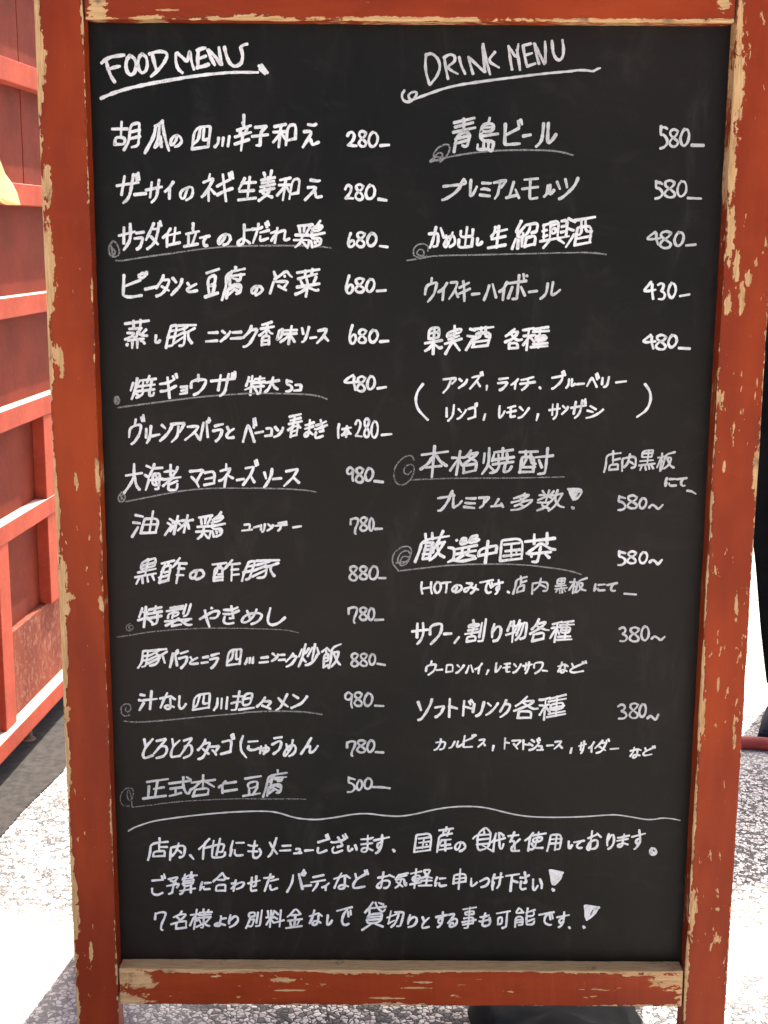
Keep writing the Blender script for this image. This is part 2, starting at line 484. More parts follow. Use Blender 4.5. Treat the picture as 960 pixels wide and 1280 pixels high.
hose = tube('hose', [(0.765, 1.345, 0.0145), (0.80, 1.345, 0.0145), (0.88, 1.325, 0.0145), (1.0, 1.30, 0.0145), (1.2, 1.34, 0.0145), (1.6, 1.5, 0.0145)], 0.0145, HOSE)
tag(hose, 'red rubber hose lying on the pavement in front of the black banner', 'hose')

# ------------------------------------------------------------------ a sandbag on the pavement behind the board
def sandbag(cx, cy, sx, sy, sz):
    bm = bmesh.new()
    bmesh.ops.create_uvsphere(bm, u_segments=40, v_segments=20, radius=1)
    for v in bm.verts:
        c = v.co
        def sq(a, p): return math.copysign(abs(a)**p, a)
        q = Vector((sq(c.x, 0.55)*sx, sq(c.y, 0.6)*sy, sq(c.z, 0.7)*sz))
        q += noise.noise_vector(c*2.3 + Vector((3, 1, 7)))*0.022 + noise.noise_vector(c*7)*0.004
        q.z = max(q.z + sz, 0.0)
        v.co = q
    return mesh_from(bm, 'sandbag', True)
bag = link('sandbag', sandbag(0, 0, 0.115, 0.10, 0.022), mat_simple('tarpaulin', (0.0035, 0.007, 0.0055), 0.85, 0.5, 18), None, (0.225, 0.235, 0))
tag(bag, 'dark green sandbag on the ground behind the menu board, just visible under its bottom rail', 'sandbag')

# ------------------------------------------------------------------ the menu board
sign = empty('menu_board', (0, 0, 0))
tag(sign, 'standing blackboard menu in a chipped orange-red wooden frame, handwritten in Japanese', 'menu board')
HW, SW, SD = 0.35, 0.0524, 0.034     # half opening, stile width, frame depth
ZT, ZB, ZB2 = 1.3425, 0.2295, 0.1813
TOP = 1.405
def member(name, x0, x1, z0, z1, y0, y1, mat, axis, label=None, seed=0, jit=0.0007):
    me = timber(name, (x1-x0, y1-y0, z1-z0), 0.0022, 90, axis, jit, seed)
    o = link(name, me, mat, sign, ((x0+x1)/2, (y0+y1)/2, (z0+z1)/2))
    if label: o['label'] = label
    return o
hz = (TOP)/2
zc = TOP/2
sm_l = chipped('left_stile_paint', SW/2, SD/2, hz, 2, 0.0046, 0.0014, 1.3,
               [(-0.020, 1.17-zc, .0055, .022), (-0.021, 1.305-zc, .006, .03), (-0.022, 1.08-zc, .007, .05), (-0.017, 0.985-zc, .005, .010),
                (-0.012, 0.975-zc, .003, .018), (0.000, 0.84-zc, .0022, .012), (-0.016, 0.703-zc, .007, .006), (-0.020, 0.73-zc, .005, .02),
                (-0.020, 0.69-zc, .005, .012), (0.023, 0.695-zc, .003, .009), (0.024, 0.845-zc, .0025, .02), (-0.022, 0.30-zc, .005, .03),
                (-0.005, 0.25-zc, .0022, .014), (-0.022, 0.56-zc, .004, .012)], seed=1)
sm_r = chipped('right_stile_paint', SW/2, SD/2, hz, 2, 0.0022, 0.0011, 1.9,
               [(-0.021, 1.28-zc, .0065, .045), (-0.023, 1.34-zc, .004, .03), (-0.023, 1.19-zc, .005, .04), (-0.012, 1.085-zc, .0042, .018), (0.002, 1.073-zc, .0040, .010), (-0.019, 1.045-zc, .004, .013),
                (-0.004, 1.052-zc, .0035, .016), (-0.020, 1.12-zc, .005, .03), (0.010, 1.09-zc, .002, .006), (0.024, 0.855-zc, .004, .03),
                (-0.013, 0.86-zc, .002, .008), (0.010, 0.70-zc, .0018, .012), (0.017, 0.53-zc, .002, .010), (-0.022, 0.56-zc, .003, .03),
                (-0.022, 0.31-zc, .0035, .03), (-0.006, 0.60-zc, .0015, .010)], seed=2)
rail_h = (TOP-0.012-ZT)/2
sm_t = chipped('top_rail_paint', HW, SD/2, rail_h, 0, 0.0040, 0.001, 0.5,
               [(-rail_h+0.010, -0.335, .014, .010), (-rail_h+0.010, -0.26, .0012, .012), (-rail_h+.002, -0.28, .003, .02), (-rail_h+.002, 0.0, .0025, .10),
                (-rail_h+.002, 0.22, .0022, .12), (-rail_h+0.022, 0.335, .01, .007)], seed=3)
sm_b = chipped('bottom_rail_paint', HW, SD/2, (ZB-ZB2)/2, 0, 0.0028, 0.0042, 1.9,
               [(0.006, -0.322, .010, .016), (0.014, -0.335, .010, .024), (-0.018, -0.335, .008, .02), (0.010, -0.145, .003, .018),
                (-0.004, -0.14, .0012, .02), (0.000, 0.02, .0012, .016), (-0.014, -0.02, .0015, .022), (0.008, 0.03, .0015, .012), (0.012, 0.33, .008, .02)],
               seed=4, end=0.012, back_hi=0.0022)
member('stile', -HW-SW, -HW, 0, TOP, 0.0, SD, sm_l, 2, 'left upright, bare wood showing along its outer edge', 1)
member('stile', HW, HW+SW, 0, TOP, 0.0, SD, sm_r, 2, 'right upright, paint flaked in patches near the top', 2)
member('rail', -HW+0.0018, HW-0.0018, ZT, TOP-0.012, 0.0016, SD-0.001, sm_t, 0, 'top rail of the frame', 3)
member('rail', -HW+0.0018, HW-0.0018, ZB2, ZB, 0.0016, SD-0.001, sm_b, 0, 'bottom rail, scratched and bare at its left end', 4)
bm = bmesh.new()
bmesh.ops.create_cube(bm, size=1)
bmesh.ops.scale(bm, vec=(2*HW+0.016, 0.008, ZT-ZB+0.016), verts=bm.verts)
panel = link('blackboard', mesh_from(bm, 'blackboard'), M_BOARD, sign, (0, 0.029, (ZT+ZB)/2))

# the stand behind: a second frame hinged at the top
BACKM = mat_red('stand_paint', (0.40, 0.07, 0.02), 0.3, 0.5, 3)
lean = math.atan2(0.40-0.05, 1.30)
def slanted(name, x0, x1, s0, s1, mat, axis):
    me = timber(name, (x1-x0, 0.03, s1-s0), 0.002, 0, axis)
    o = link(name, me, mat, sign)
    mid = (s0+s1)/2
    o.location = ((x0+x1)/2, 0.47 - mid*math.sin(lean), mid*math.cos(lean)+0.004)
    o.rotation_euler = (lean, 0, 0)
    return o
slanted('back_leg', HW, HW+SW, 0.0, 1.38, BACKM, 2)
bl = slanted('back_leg', -HW-SW-0.050, -HW+0.030, 0.0, 1.38, BACKM, 2)  # left leg, out of sight, widened and splayed to shape the ground shadow
bl.rotation_euler = (lean, 0.072, 0)
slanted('back_rail', -HW-.05, HW-.001, 0.20, 0.25, BACKM, 0)
slanted('back_rail', -HW-.05, HW-.001, 1.32, 1.37, BACKM, 0)
bb = slanted('back_panel', -HW-.03, HW-.001, 0.251, 1.319, mat_simple('dark_hardboard', (0.03, 0.028, 0.027), 0.6), 0)
bb.scale = (1, 0.2, 1)

# ------------------------------------------------------------------ the writing, traced as brush strokes (board units: 0.1 mm)
WRITING = [
    ('heading', 'w', 5.0, 'heading reading FOOD MENU',
     '95 -3366 13004 -3328 13036 -3254 13072 -3118 13089;95 -3317 13036 -3298 12948 -3268 12864 -3226 12801;95 -3289 12940 -3232 12959 -3166 12972;95 -3053 13084 -3087 13048 -3104 12974 -3085 12901 -3044 12878 -3001 12912 -2986 12986 -3003 13055 -3053 13084;95 -2921 13101 -2955 13069 -2972 12996 -2957 12929 -2923 12898 -2878 12930 -2863 12997 -2874 13070 -2921 13101;95 -2842 13101 -2746 13131 -2663 13123 -2642 13086 -2683 13008 -2751 12930 -2827 12867;95 -2808 13098 -2792 13018 -2768 12934;95 -2484 12907 -2532 12946 -2556 13030 -2549 13114;95 -2538 13114 -2485 13072 -2431 13020 -2412 13083 -2400 13146 -2387 13041 -2356 12941;95 -2304 13142 -2314 13063 -2312 12969;95 -2319 13142 -2275 13159 -2225 13168;95 -2310 13052 -2222 13084;95 -2323 12962 -2257 12975 -2191 12997;95 -2199 13147 -2174 13074 -2128 12991;95 -2199 13147 -2113 13074 -2045 12970 -2065 13064 -2079 13173;95 -2019 13179 -1999 13086 -1961 13002 -1907 12973 -1841 13003 -1818 13076 -1832 13149 -1849 13174 -1810 13204 -1766 13212'),
    ('heading_underline', 'w', 4.5, 'stroke under the food heading with a small scribble at its end',
     '95 -3386 12632 -3252 12689 -3085 12739 -2865 12787 -2644 12826 -2424 12863 -2204 12892 -1941 12916 -1656 12916;95 -1644 12987 -1590 12920;95 -1616 12994 -1551 12910;95 -1634 12952 -1579 12899'),
    ('line', 'w', 4.6, 'line reading 胡瓜の四川辛子和え',
     '90 -2967 12301 -3086 12273;90 -2969 12231 -3094 12202;90 -3103 12310 -3275 12307;90 -3167 12383 -3181 12222;90 -3152 12083 -3091 12177 -3070 12355 -2980 12375 -2971 12369 -2985 12153 -3007 12127 -3067 12113;90 -3251 12139 -3240 12221 -3133 12217 -3142 12143 -3251 12144;94 -2800 12338 -2755 12361 -2710 12400;94 -2790 12341 -2814 12230 -2919 12053;94 -2750 12355 -2764 12220 -2810 12112;94 -2806 12117 -2729 12175;94 -2744 12229 -2734 12118;94 -2718 12394 -2698 12236 -2652 12078;89 -2584 12123 -2557 12129 -2537 12142 -2518 12162 -2506 12184 -2522 12224 -2539 12239 -2563 12243;89 -2558 12245 -2599 12232 -2625 12195 -2632 12160 -2627 12138 -2610 12142 -2594 12157 -2569 12191 -2560 12247;87 -2300 12325 -2317 12218 -2344 12180 -2379 12154;87 -2213 12206 -2265 12192 -2273 12198 -2257 12332;87 -2396 12098 -2214 12125;87 -2218 12125 -2186 12334 -2198 12346 -2363 12321 -2397 12094;95 -2146 12121 -2106 12159 -2100 12224;95 -1998 12133 -1980 12240;95 -2047 12222 -2060 12134;95 -1829 12384 -1815 12338;95 -1800 12277 -1773 12343;95 -1859 12306 -1867 12245;95 -1764 12205 -1924 12153;95 -1831 12272 -1854 12085;95 -1894 12301 -1741 12353;95 -1919 12229 -1741 12282;95 -1818 12465 -1817 12377;92 -1572 12343 -1695 12334;92 -1571 12343 -1636 12280 -1641 12149 -1648 12141 -1685 12143;92 -1554 12257 -1731 12236;88 -1405 12278 -1499 12174;88 -1408 12276 -1362 12211;88 -1246 12220 -1351 12194;88 -1252 12211 -1243 12372 -1335 12353 -1357 12148;88 -1409 12357 -1436 12126;88 -1356 12368 -1483 12343;88 -1345 12291 -1494 12285;95 -1098 12212 -1082 12203 -1070 12164 -1056 12152 -990 12181;95 -1108 12367 -1048 12358 -1019 12374;95 -1156 12291 -1056 12298 -1168 12127'),
    ('price', 'w', 4.3, 'price reading 280',
     '88 -676 12249 -658 12284 -624 12291 -598 12262 -605 12217 -638 12174 -680 12141 -658 12152 -617 12145 -574 12143;88 -471 12279 -503 12302 -542 12290 -545 12251 -502 12211 -466 12175 -482 12137 -520 12135 -552 12166 -535 12204 -491 12235 -469 12279;88 -394 12292 -427 12258 -444 12197 -426 12143 -388 12132 -349 12172 -338 12235 -364 12284 -400 12286;95 -311 12147 -216 12154'),
    ('line', 'w', 4.4, 'line reading ザーサイのネギ生姜和え',
     '95 -3019 11822 -3020 11748;95 -3000 11837 -2994 11762;95 -3194 11599 -3152 11803;95 -3052 11821 -3086 11659 -3101 11600 -3130 11546 -3178 11510;95 -3240 11697 -3001 11734;95 -3050 11602 -2920 11616;93 -2876 11574 -2852 11737;93 -2919 11652 -2740 11688;93 -2771 11762 -2788 11665 -2798 11595 -2822 11553 -2863 11517;96 -2656 11680 -2661 11561;96 -2612 11742 -2656 11679 -2712 11633;88 -2474 11547 -2444 11560 -2419 11578 -2405 11601 -2396 11636 -2400 11682 -2421 11689 -2453 11684;88 -2446 11684 -2484 11671 -2527 11643 -2542 11593 -2522 11562 -2502 11562 -2491 11574 -2474 11626 -2449 11684;94 -2151 11617 -2197 11667;94 -2225 11666 -2223 11538;94 -2215 11768 -2203 11831;94 -2297 11584 -2272 11602 -2227 11666 -2170 11772 -2175 11782 -2279 11738;94 -1989 11838 -1980 11781;94 -1961 11854 -1948 11784;94 -2127 11697 -2034 11748 -1970 11777;94 -2030 11539 -2060 11826;94 -1956 11676 -2055 11642 -2129 11603;91 -1717 11656 -1879 11644;91 -1696 11574 -1896 11550;91 -1851 11735 -1693 11744;91 -1761 11801 -1791 11569;91 -1816 11788 -1843 11736 -1885 11665;90 -1604 11847 -1594 11822 -1593 11794;90 -1518 11871 -1531 11808;90 -1628 11733 -1492 11760;90 -1558 11727 -1555 11801;90 -1514 11583 -1617 11623 -1618 11637 -1597 11680;90 -1650 11647 -1489 11682;90 -1642 11693 -1482 11727;90 -1482 11798 -1635 11766;90 -1532 11683 -1553 11640 -1591 11598 -1641 11560 -1666 11545;88 -1359 11715 -1461 11601;88 -1361 11711 -1324 11640;88 -1223 11635 -1314 11615;88 -1226 11627 -1203 11790 -1289 11774 -1323 11564;88 -1359 11787 -1396 11553;88 -1308 11793 -1426 11769;88 -1295 11719 -1438 11715;93 -1057 11654 -1033 11645 -1030 11602 -1021 11583 -959 11595;93 -1085 11772 -1006 11759 -982 11766;93 -1116 11690 -1002 11700 -1149 11555'),
    ('price', 'w', 4.3, 'price reading 280',
     '88 -699 11674 -685 11709 -656 11721 -632 11695 -638 11650 -669 11602 -703 11568 -684 11579 -649 11579 -613 11575;88 -500 11705 -534 11732 -574 11717 -578 11680 -535 11643 -501 11601 -516 11561 -557 11560 -591 11590 -572 11635 -522 11666 -498 11705;88 -422 11722 -458 11686 -475 11623 -454 11575 -416 11570 -377 11604 -368 11667 -389 11715 -430 11716;95 -330 11570 -241 11556'),
    ('line', 'w', 4.4, 'line reading サラダ仕立てのよだれ鶏',
     '94 -3185 11067 -3177 11244;94 -3236 11152 -3055 11198;94 -3107 11281 -3105 11165 -3117 11101 -3150 11044 -3188 10995;95 -3040 11182 -2954 11195;95 -3041 11007 -3020 11013 -2999 11037 -2980 11086 -2967 11135 -3062 11122;93 -2762 11263 -2771 11312;93 -2868 11230 -2797 11227;93 -2879 11145 -2803 11062;93 -2923 11008 -2869 11046 -2827 11101 -2803 11186 -2788 11252 -2792 11296;93 -2841 11290 -2869 11234 -2934 11107;90 -2743 11133 -2697 11175;90 -2551 11190 -2684 11159;90 -2602 11241 -2626 11058;90 -2555 11082 -2682 11052;90 -2655 11234 -2695 11179 -2702 11031;93 -2481 11175 -2338 11206;93 -2407 11242 -2402 11203;93 -2417 11060 -2371 11187;93 -2460 11060 -2456 11166;93 -2354 11067 -2510 11037;93 -2402 11292 -2402 11235;94 -2254 11152 -2278 11117 -2288 11097 -2290 11080 -2286 11063 -2276 11051 -2265 11045 -2249 11051;94 -2223 11155 -2328 11134;89 -2067 11057 -2039 11062 -2019 11074 -2002 11094 -1986 11121 -1993 11158 -2011 11172 -2041 11176;89 -2036 11178 -2082 11162 -2110 11128 -2127 11091 -2121 11066 -2104 11070 -2089 11086 -2056 11128 -2040 11177;92 -1767 11226 -1835 11221;92 -1769 11076 -1794 11101 -1839 11123;92 -1837 11130 -1838 11092 -1852 11071 -1879 11058 -1903 11063 -1903 11082 -1897 11098 -1864 11126 -1835 11127;92 -1830 11282 -1830 11256 -1836 11121;92 -1554 11222 -1653 11196;92 -1592 11301 -1575 11252;92 -1567 11133 -1627 11110 -1648 11110 -1656 11127 -1651 11157;92 -1569 11319 -1553 11277;92 -1744 11232 -1655 11238 -1626 11260;92 -1670 11293 -1678 11231 -1736 11081;91 -1470 11209 -1532 11192;91 -1459 11247 -1490 11082;91 -1326 11132 -1356 11116 -1370 11115 -1380 11121 -1384 11135 -1372 11208 -1375 11218 -1390 11222 -1438 11206 -1491 11168 -1531 11103;88 -996 11102 -1000 11103;88 -1102 11111 -1123 11029;88 -955 11264 -1074 11240;88 -1036 11081 -1036 11086;88 -1134 11194 -1090 11269;88 -1091 11163 -931 11197;88 -1134 11048 -1194 11117;88 -1039 11095 -1038 11092;88 -1157 11272 -1163 11210;88 -1214 11256 -1206 11199;88 -1064 11287 -1231 11271;88 -1069 11038 -1082 11111;88 -980 11327 -1018 11273;88 -1010 11104 -1010 11104;88 -1014 11117 -1014 11117;88 -1044 11097 -1044 11097;88 -1109 11171 -1258 11171;88 -1048 11046 -977 11069 -964 11144 -1092 11130 -1056 11265 -950 11287 -974 11230 -1080 11206;88 -1176 11179 -1201 11084 -1265 11035;88 -1275 11116 -1111 11117'),
    ('price', 'w', 4.3, 'price reading 680',
     '88 -638 11197 -659 11140 -669 11088 -657 11049 -625 11043 -597 11074 -602 11110 -627 11119 -659 11087;88 -481 11186 -519 11209 -560 11195 -564 11160 -520 11123 -481 11086 -499 11046 -542 11043 -579 11074 -557 11117 -505 11146 -478 11186;88 -406 11198 -439 11162 -456 11108 -439 11060 -400 11055 -359 11091 -348 11144 -373 11191 -414 11192;95 -309 11056 -224 11045'),
    ('underline', 'd', 2.6, 'grey underline with a loop under サラダ仕立てのよだれ鶏',
     '95 -3283 10880 -3234 10873 -3098 10896 -2872 10931 -2624 10965 -2331 11011 -2016 11042;95 -2016 11042 -1814 11047 -1589 11053 -1365 11054 -1140 11055 -983 11048 -860 11031;95 -3305 11094 -3352 11038 -3358 10972 -3333 10924 -3277 10917 -3236 10951 -3240 11017 -3272 11078 -3305 11094;95 -3307 11016 -3325 10968 -3299 10939 -3280 10977 -3301 11005;95 -3329 11038 -3300 10917'),
    ('line', 'w', 4.6, 'line reading ピータンと豆腐の冷菜',
     '95 -2937 10753 -2954 10712 -2980 10689 -3009 10688 -3027 10723;95 -2934 10730 -2982 10740 -3009 10725 -3031 10691;95 -3011 10663 -3209 10586;95 -3193 10717 -3209 10511 -3206 10488 -3144 10469 -3000 10492;95 -2961 10561 -2814 10593;91 -2772 10594 -2693 10548;91 -2835 10486 -2793 10497 -2754 10528 -2720 10572 -2689 10637 -2688 10673 -2762 10662;91 -2837 10575 -2765 10666 -2747 10721;96 -2646 10688 -2609 10642;96 -2541 10675 -2551 10628 -2578 10585 -2625 10540 -2665 10498;92 -2479 10633 -2448 10584;92 -2374 10550 -2453 10533 -2477 10540 -2487 10554 -2479 10569 -2449 10587 -2377 10625;92 -2234 10502 -2247 10583;92 -2261 10745 -2122 10791;92 -2171 10616 -2201 10504;92 -2215 10606 -2170 10632 -2161 10729 -2243 10693 -2251 10596 -2213 10607;92 -2285 10478 -2138 10525;89 -2002 10607 -2003 10706;89 -2025 10501 -1948 10567;89 -1877 10736 -1883 10667 -1924 10656;89 -1950 10566 -1896 10537;89 -1907 10674 -1974 10691;89 -1874 10585 -1936 10602 -1943 10615;89 -1940 10622 -1965 10591 -2015 10557;89 -1982 10714 -1836 10734;89 -2094 10446 -2042 10597 -2041 10749 -1829 10796;89 -2044 10465 -2016 10599 -1867 10633 -1890 10525 -1933 10515;89 -1975 10768 -2031 10653;89 -1932 10814 -1937 10781;89 -1714 10504 -1688 10512 -1663 10527 -1644 10546 -1633 10565 -1650 10595 -1671 10603 -1697 10602;89 -1694 10604 -1723 10596 -1752 10572 -1760 10544 -1750 10523 -1732 10523 -1719 10533 -1700 10560 -1694 10604;94 -1550 10523 -1507 10652;94 -1383 10716 -1380 10710;94 -1498 10681 -1442 10716 -1363 10778 -1319 10719 -1300 10707;94 -1478 10653 -1346 10660 -1356 10636 -1401 10577;94 -1482 10705 -1502 10763;94 -1455 10608 -1368 10560;90 -1003 10565 -1026 10557 -1055 10566 -1128 10599;90 -1027 10711 -1063 10626;90 -1233 10687 -1018 10743;90 -1145 10489 -1124 10598;90 -1263 10513 -1185 10545 -1119 10604;90 -1175 10609 -1207 10676;90 -1121 10627 -1135 10685;90 -1245 10594 -991 10634;90 -1241 10755 -991 10793;90 -1147 10780 -1154 10717;90 -1068 10797 -1082 10728'),
    ('price', 'w', 4.3, 'price reading 680',
     '88 -654 10728 -678 10656 -691 10584 -677 10532 -641 10528 -612 10567 -617 10618 -645 10630 -680 10582;88 -490 10682 -532 10700 -576 10686 -580 10648 -530 10612 -483 10582 -503 10545 -552 10537 -589 10568 -568 10603 -515 10638 -487 10682;88 -420 10690 -446 10656 -465 10604 -448 10551 -417 10545 -380 10586 -368 10644 -389 10687 -425 10683;95 -341 10556 -244 10564'),
    ('line', 'w', 4.4, 'line reading 蒸し豚ニンニク香味ソース',
     '90 -3026 9980 -2997 9974 -2984 9948;90 -3205 9995 -3136 10024 -3099 10060 -3101 10068 -3181 10069;90 -3187 9930 -3177 9945;90 -2960 10109 -3025 10046;90 -3021 10124 -3153 10114;90 -3121 9971 -3127 9899;90 -3066 9981 -3068 9902;90 -2992 10006 -3172 9984;90 -3199 10173 -2926 10209;90 -3061 10081 -3019 10045 -2949 10039;90 -3017 10129 -3061 10072 -3075 10020 -3105 10021;90 -3101 10205 -3103 10129;90 -3020 10216 -3028 10144;95 -2807 9988 -2821 9970 -2831 9965 -2845 9962 -2856 9963 -2860 9977 -2850 10048;88 -2722 10018 -2641 10031;88 -2643 9956 -2527 10035;88 -2446 9958 -2486 10015 -2484 10086;88 -2627 10102 -2701 10090;88 -2600 10155 -2394 10163;88 -2741 9901 -2725 9988 -2680 10138 -2670 10152 -2620 10160 -2609 10149 -2659 9954 -2668 9931 -2714 9922;88 -2589 9927 -2547 9930 -2531 9963 -2522 10059 -2528 10117;88 -2489 10157 -2496 10141 -2527 10123 -2618 10098;88 -2407 10129 -2508 10073 -2535 10080 -2636 10025;96 -2155 9988 -2284 9978;96 -2150 10081 -2252 10076;97 -2098 10097 -2067 10073;97 -2007 10089 -2020 10067 -2049 10036 -2087 10004 -2118 9979;95 -1881 10021 -2004 10012;95 -1882 10087 -1979 10081;93 -1779 10104 -1702 10124 -1707 10095 -1751 10014 -1786 9959 -1831 9922 -1859 9922;93 -1765 10155 -1780 10100 -1862 10022;86 -1527 10071 -1550 10077 -1589 10129;86 -1651 9988 -1568 9996;86 -1653 9945 -1566 9953;86 -1680 10049 -1658 10056 -1582 10131;86 -1532 10202 -1644 10168;86 -1570 9947 -1565 10032 -1569 10047 -1642 10039 -1651 9937;86 -1582 10178 -1599 10056;86 -1660 10125 -1509 10150;86 -1277 9980 -1325 10065;86 -1323 10066 -1398 10000 -1441 9975;86 -1476 10006 -1432 10023 -1406 10113 -1412 10119 -1445 10109 -1451 10103 -1475 10003;86 -1248 10113 -1389 10108;86 -1346 9954 -1308 10158;86 -1251 10074 -1413 10067;95 -1111 10148 -1123 10100 -1146 10028 -1169 9986 -1192 9978;95 -1190 10134 -1177 10069;95 -1096 10024 -1028 10033;94 -896 9996 -942 10045;94 -1005 10106 -914 10126 -911 10120 -943 10045 -1021 9967'),
    ('price', 'w', 4.3, 'price reading 680',
     '88 -617 10173 -639 10103 -652 10029 -638 9970 -606 9959 -577 10007 -583 10060 -609 10068 -641 10024;88 -461 10104 -497 10129 -538 10109 -541 10075 -498 10049 -462 10010 -477 9976 -523 9970 -554 9994 -536 10036 -482 10070 -459 10103;88 -383 10118 -412 10087 -429 10035 -411 9985 -378 9976 -338 10016 -327 10072 -352 10115 -389 10112;95 -304 9987 -208 9995'),
    ('line', 'w', 4.4, 'line reading 焼ギョウザ 特大5コ',
     '87 -3071 9357 -3118 9391;87 -3094 9439 -3052 9524;87 -3126 9502 -3159 9412;87 -2888 9428 -3088 9404;87 -2865 9549 -3054 9528;87 -3087 9459 -2880 9483;87 -2915 9530 -2929 9441 -2944 9421 -2944 9363 -2937 9354 -2903 9357 -2891 9392;87 -2939 9581 -2968 9503;87 -3096 9331 -3050 9350 -3020 9380 -3011 9416 -3024 9428 -3010 9524;87 -3078 9555 -3115 9394 -3149 9316;94 -2669 9580 -2657 9544;94 -2634 9605 -2624 9562;94 -2820 9489 -2723 9505 -2652 9545;94 -2715 9330 -2732 9564;94 -2638 9468 -2742 9414 -2819 9405;90 -2519 9391 -2594 9376;90 -2583 9458 -2567 9455 -2512 9467;90 -2513 9429 -2579 9415;90 -2521 9389 -2512 9469;93 -2379 9595 -2381 9524;93 -2466 9448 -2461 9531 -2293 9549 -2296 9504 -2336 9437 -2387 9387 -2440 9366;95 -1989 9615 -1994 9559;95 -1961 9632 -1960 9576;95 -2155 9421 -2122 9596;95 -2031 9608 -2064 9470 -2073 9423 -2096 9383 -2138 9356;95 -2236 9527 -1962 9556;85 -1736 9446 -1709 9403;85 -1664 9515 -1671 9390 -1712 9384;85 -1730 9552 -1622 9563;85 -1618 9523 -1753 9509;85 -1693 9506 -1672 9581;85 -1630 9473 -1760 9460;85 -1742 9530 -1817 9526;85 -1748 9472 -1848 9430;85 -1789 9369 -1762 9587;85 -1799 9574 -1812 9535 -1837 9469;92 -1541 9521 -1509 9457 -1473 9437;92 -1458 9539 -1612 9511;92 -1619 9405 -1584 9430 -1562 9471 -1538 9521 -1523 9577;88 -1365 9544 -1368 9491 -1341 9491 -1312 9468 -1310 9440 -1339 9415 -1379 9413;88 -1366 9536 -1331 9530 -1309 9522;93 -1212 9429 -1202 9492 -1272 9487;93 -1210 9430 -1287 9423'),
    ('price', 'w', 4.2, 'price reading 480',
     '88 -609 9605 -666 9570 -714 9526 -670 9515 -553 9528;88 -598 9586 -603 9519 -580 9434;88 -471 9567 -508 9595 -552 9573 -557 9536 -511 9505 -472 9460 -487 9423 -535 9418 -569 9443 -551 9491 -494 9529 -469 9567;88 -409 9595 -436 9556 -450 9498 -435 9446 -404 9442 -367 9482 -359 9540 -379 9590 -415 9588;95 -329 9453 -232 9470'),
    ('underline', 'd', 2.6, 'grey underline with a blob under 焼ギョウザ',
     '95 -3310 9215 -3149 9239 -2964 9264 -2619 9312 -2274 9355 -1814 9388;95 -1819 9385 -1631 9391 -1425 9388 -1218 9384 -1081 9376 -989 9358 -909 9328;95 -3334 9338 -3349 9291 -3332 9252 -3304 9262 -3289 9303 -3310 9349 -3330 9315 -3318 9269;95 -3317 9345 -3325 9257'),
    ('line', 'w', 4.3, 'line reading ヴリーンアスパラとベーコン春まき',
     '95 -3045 9104 -3037 9059;95 -3110 9078 -3124 9010;95 -3016 9063 -3022 9132;95 -3166 8794 -3133 8816 -3084 8886 -3063 8939 -3046 9031 -3181 8987 -3194 8874;94 -2998 8868 -2991 8972;94 -2937 9005 -2952 8882 -2972 8835 -2991 8806;95 -2929 8888 -2845 8907;97 -2812 9017 -2773 8979;97 -2695 9006 -2716 8967 -2752 8912 -2798 8867 -2838 8831;93 -2706 9025 -2556 9042 -2556 9028 -2578 8986 -2610 8933;93 -2621 9003 -2631 8910 -2644 8878 -2703 8820;93 -2387 8862 -2436 8936;93 -2514 8998 -2396 9008 -2391 8998 -2434 8935 -2549 8844;93 -2285 8879 -2297 9062;93 -2282 9067 -2276 9051 -2270 9049 -2256 9073;93 -2269 9089 -2264 9089;93 -2263 9084 -2261 9073;93 -2281 9051 -2267 9101;93 -2376 8845 -2350 8955 -2331 9046;93 -2260 9065 -2260 9065;94 -2201 9008 -2107 9032;94 -2195 8834 -2176 8843 -2148 8877 -2126 8924 -2117 8972 -2224 8952;93 -2059 8998 -2036 8941;93 -1986 8878 -2044 8870 -2063 8875 -2068 8891 -2061 8915 -2037 8944 -1981 8979;93 -1727 9018 -1734 9104;93 -1748 8827 -1811 9026 -1831 9005 -1880 8824;93 -1752 8993 -1754 9095;95 -1735 8930 -1648 8947;93 -1552 8904 -1543 8989 -1612 8983;93 -1549 8905 -1625 8896;96 -1508 9001 -1474 8961;96 -1417 8993 -1426 8961 -1453 8924 -1482 8898 -1521 8885;84 -1327 8943 -1253 8966;84 -1258 8914 -1330 8891;84 -1342 9120 -1207 9153;84 -1244 9023 -1262 8910;84 -1211 9109 -1332 9077;84 -1350 9036 -1197 9071;84 -1330 8886 -1311 9001 -1292 9041 -1281 9125;84 -1250 9052 -1243 9021 -1212 8992;84 -1359 8964 -1316 8999 -1243 9022;89 -1119 8953 -1074 8917;89 -1120 8956 -1125 8916 -1139 8897 -1157 8887 -1168 8899 -1165 8920 -1156 8934 -1117 8957;89 -1059 9057 -1087 9048 -1143 9024 -1159 9025;89 -1118 8948 -1106 9085;89 -1066 9012 -1163 8982;90 -1036 8944 -1048 8895 -1037 8876 -1014 8879 -954 8902;90 -995 8952 -948 8961;90 -910 9027 -975 9000 -1034 8977 -1048 8980;90 -1037 9022 -974 9041 -916 9072;90 -982 9085 -952 8963'),
    ('price', 'w', 4.0, 'price reading 1本280',
     '95 -771 9040 -783 8970 -778 8877;88 -637 8927 -664 8950 -678 8982 -685 8983;88 -737 8909 -713 8935 -694 8978 -685 8984;88 -736 8979 -633 9000;88 -658 8930 -719 8913;88 -679 9017 -690 8889;88 -582 9038 -568 9080 -541 9088 -522 9051 -530 8998 -556 8937 -587 8895 -571 8908 -539 8900 -506 8896;88 -425 9079 -449 9111 -476 9083 -477 9031 -447 8993 -421 8946 -432 8897 -463 8886 -483 8923 -471 8975 -437 9024 -423 9079;88 -364 9077 -389 9037 -402 8959 -386 8894 -358 8880 -329 8929 -322 9010 -340 9069 -368 9070;95 -280 8915 -165 8927'),
